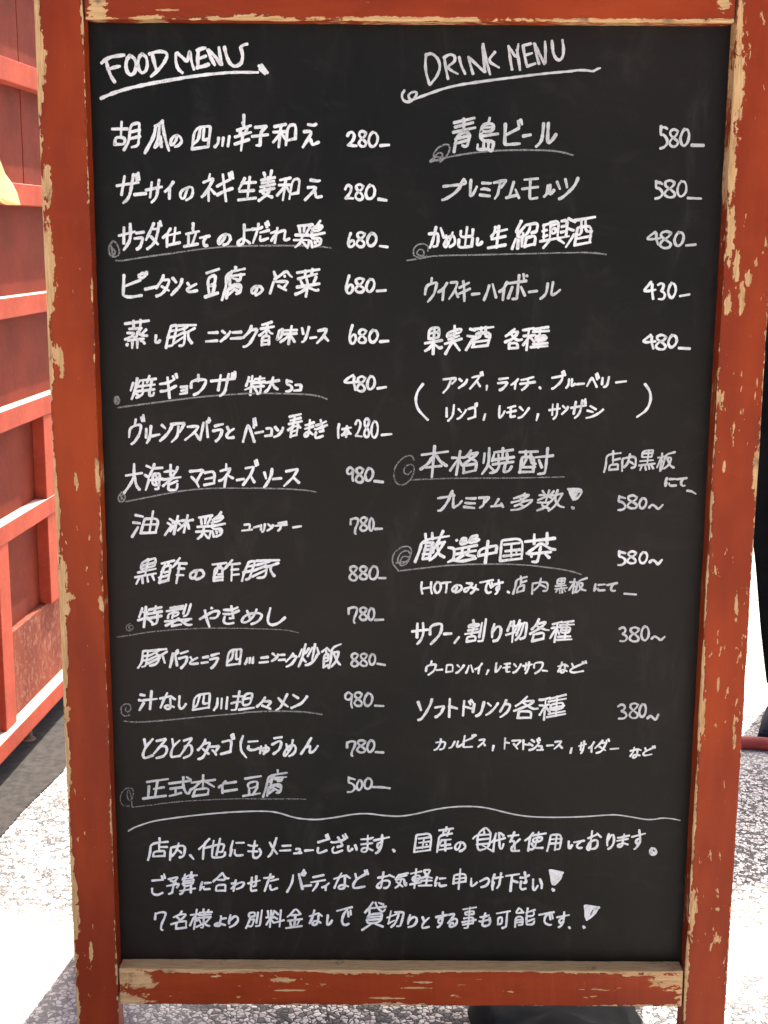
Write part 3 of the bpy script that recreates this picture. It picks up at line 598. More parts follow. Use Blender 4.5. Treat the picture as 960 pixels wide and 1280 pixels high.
    ('line', 'w', 4.4, 'line reading 大海老マヨネーズソース',
     '96 -3148 8432 -3129 8307 -3089 8257;96 -3057 8454 -3244 8424;96 -3273 8217 -3216 8292 -3173 8359 -3149 8433 -3145 8560;88 -2913 8372 -2893 8343 -2889 8320;88 -2977 8378 -3019 8254;88 -2981 8405 -3023 8431;88 -2884 8383 -2886 8407 -2908 8444;88 -2955 8518 -3002 8540;88 -2818 8518 -2926 8510;88 -2857 8317 -2944 8315 -2928 8448 -2857 8450 -2849 8441 -2868 8281 -2878 8267 -2909 8266;88 -2815 8386 -2977 8371;88 -2910 8561 -2925 8516 -2967 8426;89 -2757 8315 -2648 8366;89 -2722 8551 -2727 8428 -2703 8410;89 -2746 8366 -2757 8275 -2749 8256 -2666 8256 -2651 8293 -2648 8333;89 -2814 8378 -2610 8409;89 -2663 8469 -2704 8486 -2798 8469;89 -2817 8303 -2755 8357 -2718 8388 -2650 8497 -2642 8528;93 -2500 8477 -2348 8494 -2357 8475 -2387 8425 -2431 8350;93 -2484 8412 -2429 8354 -2401 8293;90 -2211 8412 -2326 8388;90 -2222 8340 -2340 8317;90 -2329 8463 -2212 8483 -2223 8337;93 -2002 8399 -2052 8429;93 -2084 8423 -2102 8300;93 -2078 8494 -2078 8566;93 -2165 8368 -2132 8377 -2084 8421 -2026 8510 -2035 8518 -2148 8482;95 -1956 8378 -1875 8391;95 -1755 8354 -1800 8435;95 -1732 8548 -1747 8606;95 -1724 8615 -1710 8559;95 -1887 8320 -1799 8435 -1758 8529 -1762 8536 -1855 8517;95 -1548 8510 -1554 8450 -1581 8385 -1622 8315 -1644 8297;95 -1638 8471 -1618 8399;95 -1538 8392 -1443 8402;93 -1236 8350 -1303 8415;93 -1386 8483 -1255 8512 -1251 8504 -1302 8414 -1411 8311'),
    ('price', 'm', 4.0, 'price reading 980',
     '88 -606 8510 -643 8539 -675 8511 -679 8471 -652 8451 -617 8472 -605 8513 -612 8460 -617 8413 -606 8374;88 -491 8508 -526 8539 -568 8519 -569 8477 -524 8444 -488 8400 -505 8359 -550 8356 -581 8385 -562 8432 -510 8466 -489 8508;88 -423 8528 -451 8496 -470 8441 -454 8386 -421 8375 -386 8416 -373 8477 -396 8521 -429 8522;95 -361 8375 -261 8364'),
    ('underline', 'd', 2.4, 'grey underline with a blob under 大海老マヨネーズソース',
     '95 -3253 8116 -3159 8135 -3042 8159 -2808 8208 -2574 8252 -2341 8275 -2109 8283 -1876 8282;95 -1876 8282 -1713 8285 -1551 8281 -1388 8278 -1249 8269 -1132 8260 -1039 8242;95 -3300 8229 -3344 8170 -3334 8115 -3288 8111 -3256 8158 -3273 8210 -3309 8182 -3304 8134;95 -3320 8193 -3276 8130'),
    ('line', 'w', 4.4, 'line reading 油淋鶏',
     '92 -3176 7867 -3098 7858;92 -3196 7694 -3120 7814;92 -3147 7956 -3063 7938;92 -2914 7750 -3097 7741;92 -2895 7849 -3071 7840;92 -2992 7747 -2939 8006;92 -3093 7739 -3044 7904 -3029 7913 -2874 7917 -2919 7749;90 -2660 7875 -2649 7886 -2598 7896;90 -2748 7767 -2659 7877;90 -2700 7880 -2750 7914;90 -2809 7720 -2743 7814;90 -2773 7864 -2723 7831;90 -2652 7946 -2704 7730;90 -2587 7752 -2537 7960;90 -2607 7893 -2547 7898 -2526 7796;90 -2714 7870 -2663 7880 -2620 7838;90 -2477 7903 -2536 7894 -2658 7774;88 -2164 7760 -2167 7762;88 -2271 7769 -2295 7680;88 -2124 7934 -2251 7904;88 -2202 7743 -2202 7748;88 -2309 7856 -2270 7932;88 -2268 7825 -2104 7860;88 -2308 7689 -2358 7752;88 -2203 7759 -2203 7756;88 -2329 7926 -2339 7857;88 -2383 7916 -2377 7851;88 -2250 7957 -2407 7930;88 -2238 7703 -2252 7771;88 -2146 7998 -2187 7943;88 -2170 7775 -2170 7775;88 -2177 7785 -2177 7785;88 -2209 7764 -2209 7764;88 -2285 7829 -2428 7819;88 -2213 7706 -2148 7728 -2137 7805 -2267 7788 -2232 7934 -2120 7960 -2144 7899 -2263 7868;88 -2348 7824 -2369 7724 -2428 7674;88 -2445 7761 -2290 7771'),
    ('line', 'w', 3.6, 'small line reading ユーリンチー',
     '93 -1878 7847 -1806 7857 -1826 7787;93 -1790 7791 -1907 7777;95 -1766 7816 -1705 7834;94 -1685 7787 -1680 7848;94 -1637 7858 -1649 7786 -1660 7768 -1674 7762;96 -1601 7858 -1577 7834;96 -1544 7846 -1550 7828 -1567 7808 -1588 7792 -1610 7779;93 -1450 7842 -1454 7820 -1463 7799 -1489 7775;93 -1385 7883 -1484 7869;93 -1380 7853 -1520 7837;95 -1310 7819 -1216 7834'),
    ('price', 'm', 4.0, 'price reading 780',
     '88 -637 7859 -635 7924;88 -634 7916 -589 7935 -545 7925 -554 7867 -581 7810 -588 7754 -574 7744;88 -445 7927 -479 7948 -517 7928 -519 7890 -478 7859 -440 7825 -455 7790 -498 7780 -527 7808 -511 7845 -465 7884 -443 7927;88 -395 7936 -413 7902 -421 7842 -412 7791 -392 7781 -371 7818 -365 7878 -379 7927 -399 7931;95 -351 7805 -269 7810'),
    ('line', 'w', 4.3, 'line reading 黒酢の酢豚',
     '87 -3086 7137 -3091 7207;87 -3024 7155 -3031 7220;87 -2977 7246 -2952 7176;87 -3124 7206 -3163 7126;87 -2928 7390 -3098 7345;87 -3139 7266 -2928 7314;87 -3014 7431 -3055 7234;87 -2930 7386 -2926 7434 -2933 7442 -3090 7394 -3102 7312 -3097 7307 -2947 7347 -2938 7355 -2929 7395;87 -3175 7208 -2927 7257;89 -2894 7146 -2781 7177;89 -2893 7205 -2779 7236;89 -2683 7239 -2605 7237;89 -2769 7283 -2831 7268;89 -2664 7318 -2594 7316;89 -2783 7348 -2770 7401;89 -2865 7274 -2856 7274 -2843 7292 -2810 7390;89 -2707 7415 -2859 7376;89 -2564 7378 -2679 7382;89 -2644 7380 -2690 7141;89 -2642 7444 -2718 7339 -2753 7330;89 -2890 7140 -2843 7325 -2806 7344 -2758 7357 -2749 7351 -2788 7172;89 -2456 7186 -2420 7197 -2388 7213 -2369 7230 -2362 7252 -2378 7293 -2402 7300 -2441 7296;89 -2439 7297 -2479 7285 -2521 7258 -2527 7221 -2508 7200 -2486 7200 -2472 7210 -2456 7245 -2440 7298;87 -2249 7170 -2140 7183;87 -2251 7207 -2139 7221;87 -2036 7243 -1949 7252;87 -2144 7257 -2197 7246;87 -2039 7304 -1956 7313;87 -2173 7323 -2157 7376;87 -2238 7261 -2225 7259 -2216 7273 -2188 7377;87 -2096 7388 -2259 7368;87 -1936 7383 -2079 7367;87 -2028 7372 -2041 7172;87 -2027 7423 -2116 7316 -2145 7304;87 -2247 7168 -2233 7313 -2191 7324 -2150 7331 -2143 7325 -2147 7174;89 -1901 7274 -1806 7293;89 -1795 7223 -1623 7309;89 -1534 7232 -1579 7293 -1574 7360;89 -1775 7360 -1865 7342;89 -1741 7415 -1473 7425;89 -1916 7170 -1896 7248 -1839 7390 -1826 7403 -1771 7414 -1759 7406 -1821 7220 -1831 7198 -1872 7187;89 -1733 7208 -1657 7216 -1633 7248 -1623 7338 -1642 7396;89 -1579 7426 -1588 7411 -1637 7392 -1774 7356;89 -1485 7390 -1604 7345 -1646 7351 -1791 7290'),
    ('price', 'm', 4.0, 'price reading 880',
     '88 -558 7336 -595 7359 -637 7345 -642 7308 -599 7266 -558 7226 -575 7185 -618 7182 -655 7214 -635 7258 -584 7293 -556 7337;88 -444 7333 -479 7359 -522 7342 -524 7303 -476 7272 -438 7235 -455 7200 -500 7197 -532 7223 -514 7262 -463 7293 -441 7333;88 -366 7360 -401 7323 -419 7255 -398 7203 -360 7198 -323 7233 -313 7301 -334 7352 -373 7354;95 -301 7215 -224 7215'),
    ('line', 'w', 4.3, 'line reading 特製やきめし',
     '88 -3025 6692 -2985 6651;88 -2921 6784 -2928 6647 -2994 6629;88 -3022 6812 -2872 6845;88 -2868 6795 -3054 6756;88 -2962 6770 -2937 6859;88 -2876 6739 -3049 6702;88 -3040 6786 -3121 6786;88 -3039 6718 -3156 6683;88 -3089 6600 -3056 6849;88 -3100 6832 -3114 6789 -3143 6719;85 -2749 6662 -2749 6614;85 -2553 6695 -2625 6655;85 -2525 6886 -2566 6752 -2617 6734;85 -2758 6615 -2644 6636;85 -2617 6766 -2580 6881;85 -2836 6671 -2524 6704;85 -2615 6861 -2769 6836;85 -2622 6830 -2816 6795;85 -2715 6851 -2750 6709;85 -2726 6734 -2679 6752 -2672 6789 -2790 6770 -2802 6706;85 -2677 6708 -2605 6645 -2563 6625 -2517 6635;85 -2829 6620 -2753 6657 -2668 6706;94 -2282 6838 -2272 6835;94 -2421 6702 -2264 6798 -2213 6803 -2197 6794 -2194 6777 -2216 6731 -2251 6713 -2302 6713;94 -2360 6809 -2338 6690 -2311 6609;89 -2127 6733 -2143 6675 -2123 6652 -2087 6643 -2020 6658;89 -2069 6713 -2020 6719;89 -1957 6808 -2048 6765 -2127 6765 -2147 6769;89 -2134 6817 -2042 6814 -1968 6850;89 -2046 6864 -2025 6713;88 -1823 6697 -1839 6748 -1862 6812;88 -1812 6644 -1753 6663 -1704 6706 -1685 6753 -1710 6778 -1762 6781 -1833 6769 -1891 6742 -1922 6699 -1923 6674 -1904 6663 -1873 6666 -1835 6688 -1776 6753 -1746 6829;96 -1413 6727 -1471 6672 -1519 6645 -1559 6633 -1603 6646 -1622 6693 -1585 6842'),
    ('price', 'm', 4.0, 'price reading 780',
     '88 -659 6775 -658 6846;88 -658 6838 -605 6860 -555 6849 -565 6787 -592 6728 -600 6673 -584 6663;88 -446 6834 -480 6860 -521 6843 -523 6805 -477 6775 -441 6738 -457 6703 -501 6701 -531 6726 -514 6765 -464 6795 -444 6834;88 -392 6849 -417 6814 -429 6753 -414 6706 -387 6701 -360 6734 -354 6795 -368 6842 -397 6843;95 -346 6702 -247 6707'),
    ('underline', 'f', 2.0, 'faint underline under 特製やきめし',
     '95 -3411 6475 -3316 6488 -3208 6508 -2994 6544 -2732 6570 -2423 6589 -2138 6593 -1901 6592;95 -1901 6592 -1806 6588 -1616 6584 -1450 6577 -1331 6561 -1248 6536;95 -3252 6641 -3300 6611 -3297 6562 -3255 6550 -3211 6587 -3228 6632 -3277 6599 -3242 6567'),
    ('line', 'w', 4.2, 'line reading 豚バラとニラ四川ニンニク炒飯',
     '86 -3119 6184 -3043 6193;86 -3060 6146 -2907 6223;86 -2851 6159 -2867 6212 -2876 6259;86 -3039 6248 -3115 6239;86 -3046 6304 -2828 6330;86 -3173 6092 -3120 6168 -3111 6292 -3101 6303 -3056 6308 -3047 6299 -3074 6138 -3091 6113 -3125 6107;86 -3030 6122 -2967 6136 -2927 6174 -2915 6237 -2959 6285;86 -2920 6326 -2925 6309 -2962 6283 -3050 6240;86 -2822 6298 -2899 6247 -2942 6247 -3042 6195;93 -2706 6125 -2728 6281;93 -2707 6269 -2710 6303;93 -2791 6106 -2768 6191 -2753 6276;93 -2695 6318 -2691 6284;94 -2658 6275 -2572 6306;94 -2659 6094 -2637 6115 -2605 6153 -2588 6195 -2581 6242 -2681 6213;92 -2544 6232 -2523 6192;92 -2456 6154 -2527 6145 -2544 6146 -2551 6156 -2545 6170 -2524 6192 -2456 6226;97 -2339 6170 -2415 6158;97 -2332 6238 -2395 6226;94 -2295 6251 -2203 6279;94 -2299 6096 -2280 6109 -2249 6145 -2224 6193 -2210 6227 -2312 6203;83 -2031 6326 -2043 6231 -2065 6201 -2097 6178;83 -1951 6217 -1995 6207 -2001 6212 -1992 6325;83 -2115 6132 -1956 6152;83 -1960 6147 -1935 6325 -1946 6335 -2086 6317 -2112 6130;94 -1895 6148 -1878 6174 -1866 6224;94 -1804 6162 -1794 6236;94 -1834 6226 -1842 6160;95 -1622 6178 -1723 6167;95 -1620 6237 -1700 6227;96 -1564 6282 -1537 6255;96 -1500 6270 -1507 6246 -1523 6224 -1547 6206 -1573 6188;96 -1422 6208 -1494 6200;96 -1422 6268 -1480 6264;93 -1343 6252 -1279 6251 -1285 6231 -1317 6178 -1339 6150 -1381 6125 -1400 6119;93 -1319 6283 -1338 6249 -1406 6181;90 -1171 6140 -1133 6147 -1087 6177 -1052 6225 -1028 6276;90 -1250 6246 -1215 6338;90 -1130 6349 -1172 6286;90 -1146 6249 -1091 6357;90 -1216 6228 -1169 6179;90 -1057 6401 -1094 6204;90 -1012 6281 -1034 6358;90 -1171 6399 -1210 6229 -1256 6120;85 -961 6111 -904 6146;85 -976 6305 -914 6358;85 -956 6227 -899 6235;85 -881 6316 -919 6357;85 -910 6146 -900 6106;85 -930 6329 -921 6273;85 -896 6104 -868 6208 -861 6355 -749 6403;85 -839 6293 -798 6186 -756 6143;85 -863 6293 -782 6309 -775 6301 -809 6184 -867 6119;85 -957 6113 -951 6269 -902 6279 -901 6270 -899 6195 -958 6183'),
    ('price', 'm', 4.0, 'price reading 880',
     '88 -547 6269 -582 6293 -620 6272 -623 6233 -580 6202 -542 6167 -557 6132 -601 6123 -630 6150 -614 6189 -567 6227 -545 6269;88 -438 6266 -471 6288 -511 6276 -515 6240 -472 6203 -434 6166 -449 6132 -490 6131 -523 6158 -506 6196 -460 6226 -436 6266;88 -378 6281 -402 6254 -415 6200 -399 6154 -374 6144 -346 6180 -339 6238 -356 6277 -383 6276;95 -313 6162 -224 6145'),
    ('line', 'w', 4.2, 'line reading 汁なし四川担々メン',
     '94 -3117 5656 -3170 5565;94 -3173 5690 -3118 5678;94 -3154 5758 -3104 5749;94 -3120 5688 -2957 5707;94 -3045 5577 -3020 5805;89 -2795 5740 -2741 5703;89 -2798 5708 -2796 5614;89 -2757 5605 -2802 5625;89 -2798 5623 -2801 5598 -2815 5581 -2843 5579 -2864 5595 -2863 5609 -2844 5627 -2794 5622;89 -2803 5740 -2921 5711;89 -2916 5597 -2873 5702 -2832 5781;95 -2611 5646 -2636 5607 -2653 5589 -2670 5585 -2688 5597 -2695 5626 -2685 5744;83 -2441 5759 -2468 5658 -2483 5623 -2516 5603;83 -2339 5657 -2393 5649 -2406 5653 -2387 5773;83 -2533 5570 -2334 5603;83 -2338 5598 -2320 5775 -2326 5783 -2505 5751 -2529 5568;93 -2276 5569 -2236 5623 -2230 5717;93 -2128 5586 -2112 5734;93 -2179 5715 -2190 5587;87 -1977 5575 -1795 5602;87 -1820 5726 -1932 5708;87 -1965 5810 -2009 5588 -2018 5572 -2069 5571;87 -1823 5722 -1806 5788 -1904 5772 -1939 5627 -1842 5643 -1821 5729;87 -1932 5744 -2045 5744;87 -1955 5676 -1992 5677 -2070 5653;92 -1641 5607 -1578 5686 -1685 5682;92 -1697 5630 -1645 5610 -1594 5586;92 -1759 5615 -1685 5684 -1658 5737;94 -1500 5723 -1451 5665 -1386 5616;94 -1393 5776 -1415 5734 -1451 5653 -1479 5603 -1531 5573;96 -1321 5764 -1262 5724;96 -1157 5749 -1184 5708 -1226 5658 -1283 5630 -1350 5600'),
    ('price', 'm', 3.8, 'price reading 980',
     '88 -615 5768 -656 5805 -696 5777 -702 5730 -667 5702 -629 5723 -613 5772 -623 5708 -629 5650 -615 5604;88 -499 5778 -536 5806 -582 5790 -584 5748 -533 5710 -493 5671 -512 5631 -558 5629 -594 5660 -573 5702 -520 5733 -496 5778;88 -423 5794 -455 5755 -474 5693 -457 5636 -420 5630 -384 5669 -371 5734 -392 5784 -430 5787;95 -341 5636 -238 5631'),
    ('underline', 'd', 2.4, 'grey underline with a swirl under 汁なし四川担々メン',
     '95 -3362 5424 -3266 5412 -3121 5413 -2880 5435 -2639 5461 -2277 5499 -1916 5533;95 -1916 5541 -1699 5555 -1459 5561 -1219 5555 -1098 5540 -978 5521;95 -3287 5501 -3360 5483 -3396 5538 -3392 5601 -3343 5644 -3283 5635 -3270 5577 -3310 5533 -3345 5564 -3327 5602'),
    ('line', 'w', 4.2, 'line reading とろとろタマゴにゅうめん',
     '93 -3125 5195 -3110 5085;93 -3025 4990 -3112 4954 -3133 4957 -3146 4984 -3140 5024 -3112 5093 -3023 5197;90 -2951 5093 -2912 5110 -2867 5105 -2853 5075 -2860 5029 -2896 4977 -2982 4955;90 -2868 5198 -2977 5173;90 -2869 5198 -2871 5180 -3012 5012;93 -2786 5199 -2775 5103;93 -2698 4985 -2775 4971 -2797 4969 -2807 4989 -2802 5034 -2775 5110 -2697 5182;90 -2639 5098 -2607 5123 -2563 5123 -2551 5083 -2552 5036 -2576 4991 -2655 4957;90 -2557 5213 -2649 5177;90 -2555 5210 -2558 5195 -2686 5002;91 -2421 5078 -2351 5011;91 -2477 4945 -2439 4953 -2409 4984 -2377 5047 -2338 5129 -2332 5160 -2402 5141;91 -2479 5059 -2401 5145 -2386 5201;93 -2321 5103 -2224 5112 -2229 5102 -2248 5071 -2276 5028;93 -2305 5060 -2275 5028 -2258 4997;94 -2071 5253 -2062 5200;94 -2088 5044 -2067 5196 -2183 5165;94 -2084 5044 -2202 5010;94 -2053 5266 -2041 5208;95 -1932 5242 -1965 5152 -1959 5050 -1895 4966;94 -1746 5086 -1804 5064 -1853 5065 -1874 5082 -1866 5115;94 -1867 5169 -1753 5179;88 -1730 5022 -1715 5112;88 -1686 5013 -1670 5041 -1658 5071 -1659 5128;88 -1701 5066 -1679 5040 -1655 5038 -1636 5050 -1620 5072 -1623 5091 -1632 5095 -1655 5097 -1689 5087 -1723 5057;94 -1556 5216 -1462 5231;94 -1568 5014 -1527 5045 -1499 5069 -1477 5118 -1471 5154 -1474 5172 -1495 5184 -1583 5134;87 -1386 5046 -1396 5081 -1412 5149;87 -1376 4989 -1333 5010 -1305 5046 -1294 5089 -1308 5123 -1341 5134 -1394 5103 -1419 5067 -1437 5027 -1440 5002 -1431 4989 -1416 4998 -1393 5030 -1348 5101 -1331 5194;94 -1175 5104 -1130 5122 -1120 5119 -1129 5050 -1125 5038 -1110 5035 -1069 5060 -1028 5125;94 -1234 5016 -1166 5123 -1109 5221'),
    ('price', 'm', 4.0, 'price reading 780',
     '88 -677 5101 -676 5169;88 -676 5161 -627 5185 -576 5177 -584 5118 -615 5059 -625 5001 -608 4993;88 -453 5179 -495 5198 -542 5186 -548 5152 -499 5114 -453 5078 -471 5041 -520 5037 -561 5067 -539 5106 -482 5139 -450 5179;88 -394 5199 -419 5161 -436 5105 -421 5050 -390 5046 -355 5088 -344 5146 -364 5194 -399 5192;95 -331 5046 -237 5041'),
    ('line', 'm', 4.2, 'line reading 正式杏仁豆腐',
     '92 -2901 4580 -3025 4557;92 -3085 4592 -3101 4432;92 -2978 4664 -3017 4445;92 -3162 4430 -2881 4470;92 -3109 4646 -2851 4686;90 -2577 4678 -2622 4712;90 -2762 4567 -2764 4477;90 -2664 4712 -2669 4589 -2641 4516 -2623 4499 -2602 4498 -2579 4554;90 -2572 4667 -2840 4627;90 -2828 4560 -2687 4580;90 -2692 4508 -2840 4466;89 -2558 4465 -2367 4493;89 -2554 4459 -2524 4548 -2515 4552 -2353 4575 -2374 4490;89 -2575 4553 -2529 4577 -2456 4658 -2423 4676;89 -2427 4679 -2293 4588;89 -2280 4680 -2565 4641;89 -2423 4739 -2430 4571;92 -2234 4580 -2224 4596 -2190 4616;92 -2024 4654 -2157 4632;92 -2015 4555 -2175 4529;92 -2193 4508 -2193 4615 -2148 4664;89 -1867 4486 -1869 4556;89 -1916 4695 -1721 4730;89 -1766 4585 -1825 4486;89 -1828 4577 -1765 4597 -1766 4668 -1881 4641 -1879 4570 -1822 4578;89 -1943 4471 -1734 4508;88 -1604 4621 -1585 4695;88 -1635 4505 -1552 4567;88 -1457 4721 -1475 4671 -1520 4663;88 -1565 4569 -1502 4536;88 -1491 4681 -1558 4694;88 -1483 4583 -1541 4608 -1546 4624;88 -1544 4623 -1573 4592 -1626 4559;88 -1564 4709 -1414 4721;88 -1700 4459 -1651 4613 -1631 4736 -1405 4775;88 -1650 4475 -1626 4608 -1468 4633 -1490 4520 -1537 4513;88 -1555 4746 -1624 4656;88 -1518 4809 -1517 4761'),
    ('price', 'm', 3.8, 'price reading 500',
     '88 -654 4723 -659 4646 -624 4646 -585 4612 -582 4568 -620 4530 -672 4529;88 -656 4711 -609 4702 -580 4691;88 -528 4685 -549 4652 -560 4605 -550 4560 -525 4556 -498 4590 -490 4638 -506 4680 -533 4679;88 -421 4712 -454 4683 -471 4624 -451 4578 -416 4569 -383 4601 -373 4662 -393 4704 -427 4707;95 -361 4596 -252 4594 -154 4581'),
    ('underline', 'f', 1.9, 'faint underline with a loop under 正式杏仁豆腐',
     '95 -3299 4320 -3104 4340 -2908 4375 -2614 4405 -2175 4430 -1932 4437;95 -1932 4437 -1761 4435 -1591 4434 -1347 4437 -1177 4433;95 -3335 4333 -3409 4333 -3447 4411 -3420 4514 -3352 4572 -3280 4562 -3275 4476 -3309 4398 -3350 4424 -3354 4502 -3329 4554 -3300 4450 -3299 4328'),
    ('divider', 'm', 2.6, 'wavy line across the board above the notice',
     '95 -3353 4007 -3283 4052 -3184 4091 -3085 4126 -2987 4150 -2619 4207 -2325 4240 -2081 4262 -1788 4276 -1592 4272 -1471 4244 -1373 4208 -1251 4180 -1056 4166 -836 4195 -592 4244 -421 4253 -225 4225 -30 4215 166 4248 409 4314 652 4349 896 4351 1068 4326 1313 4259 1534 4221 1828 4212 2194 4222 2487 4247 2609 4253 2805 4223 2978 4190 3076 4193 3173 4214 3295 4205 3394 4182'),
    ('line', 'w', 4.0, 'notice line reading 店内、他にもメニューございます。国産の食材を使用しております。',
     '90 -2972 3867 -2975 3917;90 -2920 3683 -3065 3673;90 -2883 3800 -2985 3800;90 -3124 3626 -3094 3723 -3084 3845 -2872 3869;90 -2919 3678 -2915 3740 -2925 3749 -3051 3738 -3057 3676;90 -2980 3853 -2984 3744;88 -2769 3768 -2718 3738 -2709 3719;88 -2735 3662 -2679 3680 -2659 3830 -2827 3795 -2838 3788 -2853 3628;88 -2833 3680 -2791 3718 -2765 3767 -2740 3852;95 -2606 3695 -2563 3642;89 -2494 3773 -2427 3837;89 -2281 3697 -2232 3913;89 -2175 3735 -2178 3694 -2211 3670 -2310 3663 -2342 3675 -2311 3886;89 -2418 3789 -2173 3860 -2204 3748 -2223 3736 -2259 3741;89 -2363 3910 -2432 3838 -2448 3643;92 -2035 3859 -1940 3862;92 -1957 3699 -2017 3691 -2040 3698 -2056 3714 -2053 3770;92 -2075 3882 -2105 3779 -2111 3684;92 -2115 3687 -2086 3773;91 -1753 3782 -1733 3732 -1737 3714 -1754 3685 -1785 3661 -1812 3660 -1828 3677 -1833 3719 -1806 3884;91 -1778 3826 -1818 3817 -1859 3822 -1887 3831;91 -1778 3748 -1857 3747 -1893 3750;94 -1624 3865 -1586 3790 -1537 3719;94 -1541 3925 -1558 3873 -1585 3775 -1608 3715 -1648 3674;94 -1373 3767 -1500 3759;94 -1369 3828 -1470 3822;93 -1266 3730 -1248 3787 -1304 3781;93 -1237 3733 -1328 3723;95 -1193 3761 -1094 3769;95 -898 3914 -914 3980;95 -1030 3872 -922 3908;95 -927 3767 -988 3739 -1028 3730 -1040 3749 -1031 3804;95 -933 3965 -915 3908;92 -733 3767 -819 3731 -850 3738 -860 3774 -838 3814;92 -677 3933 -698 3982;92 -702 3918 -728 3965;92 -698 3916 -781 3880 -850 3869 -873 3877;92 -795 3812 -741 3826 -729 3835 -787 3939;96 -577 3838 -561 3792 -559 3773;96 -611 3788 -637 3761 -647 3758 -655 3762 -665 3780 -659 3828;87 -430 3804 -361 3767;87 -426 3809 -431 3767 -449 3749 -481 3746 -499 3762 -494 3784 -481 3797 -426 3805;87 -358 3938 -404 3918 -482 3915 -504 3913;87 -425 3796 -421 3965;87 -366 3865 -505 3847;92 -257 3829 -280 3806 -297 3798 -307 3821 -303 3846 -292 3863 -247 3885;92 -346 3900 -162 3943;92 -246 3971 -250 3852 -261 3808 -292 3753 -308 3735 -323 3734;95 -112 3780 -87 3761 -104 3753;81 146 3749 349 3779;81 147 3749 173 3965 181 3976 364 4000 341 3773;81 299 3851 298 3846;81 345 3946 199 3925;81 336 3890 205 3871;81 177 3802 332 3824;81 268 3926 247 3798;86 486 3910 456 3851;86 508 4043 497 3967;86 574 4035 548 3967;86 591 3853 476 3836;86 607 3806 454 3780;86 481 3905 596 3919;86 528 3899 531 3768;86 609 3997 452 3968 444 3872 429 3751;86 620 4063 449 4036;86 541 4080 534 4022;89 707 3765 730 3771 751 3786 769 3805 776 3827 757 3868 739 3878 715 3881;89 719 3883 682 3875 652 3842 649 3805 660 3785 679 3787 693 3798 709 3830 718 3884;86 1006 3991 999 4049;86 914 3852 1069 3867;86 1073 3932 914 3914;86 1046 3816 1073 3853 1083 3999;86 1104 3772 974 3850;86 868 3930 908 3977 1070 3984 1078 3994;86 1080 3997 1075 4020 1021 4083 921 3994 924 3767 1022 3798;89 1097 3883 1134 3929;89 1241 3970 1206 4007;89 1185 4010 1192 3895 1195 3828 1205 3800 1222 3798 1232 3812 1244 3867;89 1148 3904 1260 3941;89 1118 3762 1133 3933 1149 4005;89 1422 3982 1339 3970 1296 3965;89 1437 3774 1357 3769 1343 3782 1341 3808 1368 3851 1444 3928;89 1373 4019 1325 3891;89 1383 3796 1375 3896 1345 3906 1321 3891;86 1506 3908 1565 3956;86 1652 3944 1718 3958 1708 3904 1600 3883 1608 3938 1658 3945;86 1596 3975 1761 4004;86 1726 3813 1639 3811 1610 3831 1586 3875;86 1603 4010 1565 3960 1548 3770;86 1569 3794 1588 3789 1610 3800 1634 3841 1644 3879 1671 4020;83 1807 3868 1950 3880;83 1819 3925 1959 3937;83 1894 3995 1874 3782;83 1780 3771 1800 3848 1819 3978 1825 3985 1955 3992 1938 3809 1927 3797 1891 3794;95 2084 3852 2071 3826 2063 3815 2054 3812 2045 3820 2043 3840 2043 3904;93 2192 3903 2154 3868 2146 3846 2147 3830 2156 3818 2171 3814 2190 3813 2208 3820;93 2230 3911 2108 3888;88 2331 3802 2362 3807 2386 3823 2398 3858 2398 3883 2395 3905 2382 3921 2346 3917 2308 3892;88 2388 4005 2436 3959;88 2312 3895 2282 3852 2271 3822 2270 3802 2287 3787 2304 3802 2312 3900;88 2278 3942 2318 3961 2385 3993;88 2324 4037 2311 3889;90 2530 3802 2563 3822 2586 3858 2598 3900 2596 3953 2587 3988 2565 3986 2542 3958 2515 3903;90 2532 3999 2512 3912 2518 3845;87 2701 3884 2771 3862;87 2704 3886 2704 3853 2688 3837 2665 3829 2647 3838 2649 3853 2659 3863 2705 3882;87 2779 3980 2739 3971 2666 3950 2643 3951;87 2704 3882 2719 4000;87 2767 3938 2634 3910;92 2918 3901 2896 3880 2879 3871 2868 3888 2869 3907 2875 3924 2919 3948;92 2816 3963 2974 4008;92 2901 4053 2920 3922 2913 3886 2879 3830 2861 3806 2848 3803;95 3068 3818 3040 3778 3060 3728 3109 3733 3124 3778 3098 3812 3068 3818 3065 3765 3095 3757'),
    ('line', 'w', 4.0, 'notice line reading ご予算に合わせたパーティなどお気軽に申しつけ下さい',
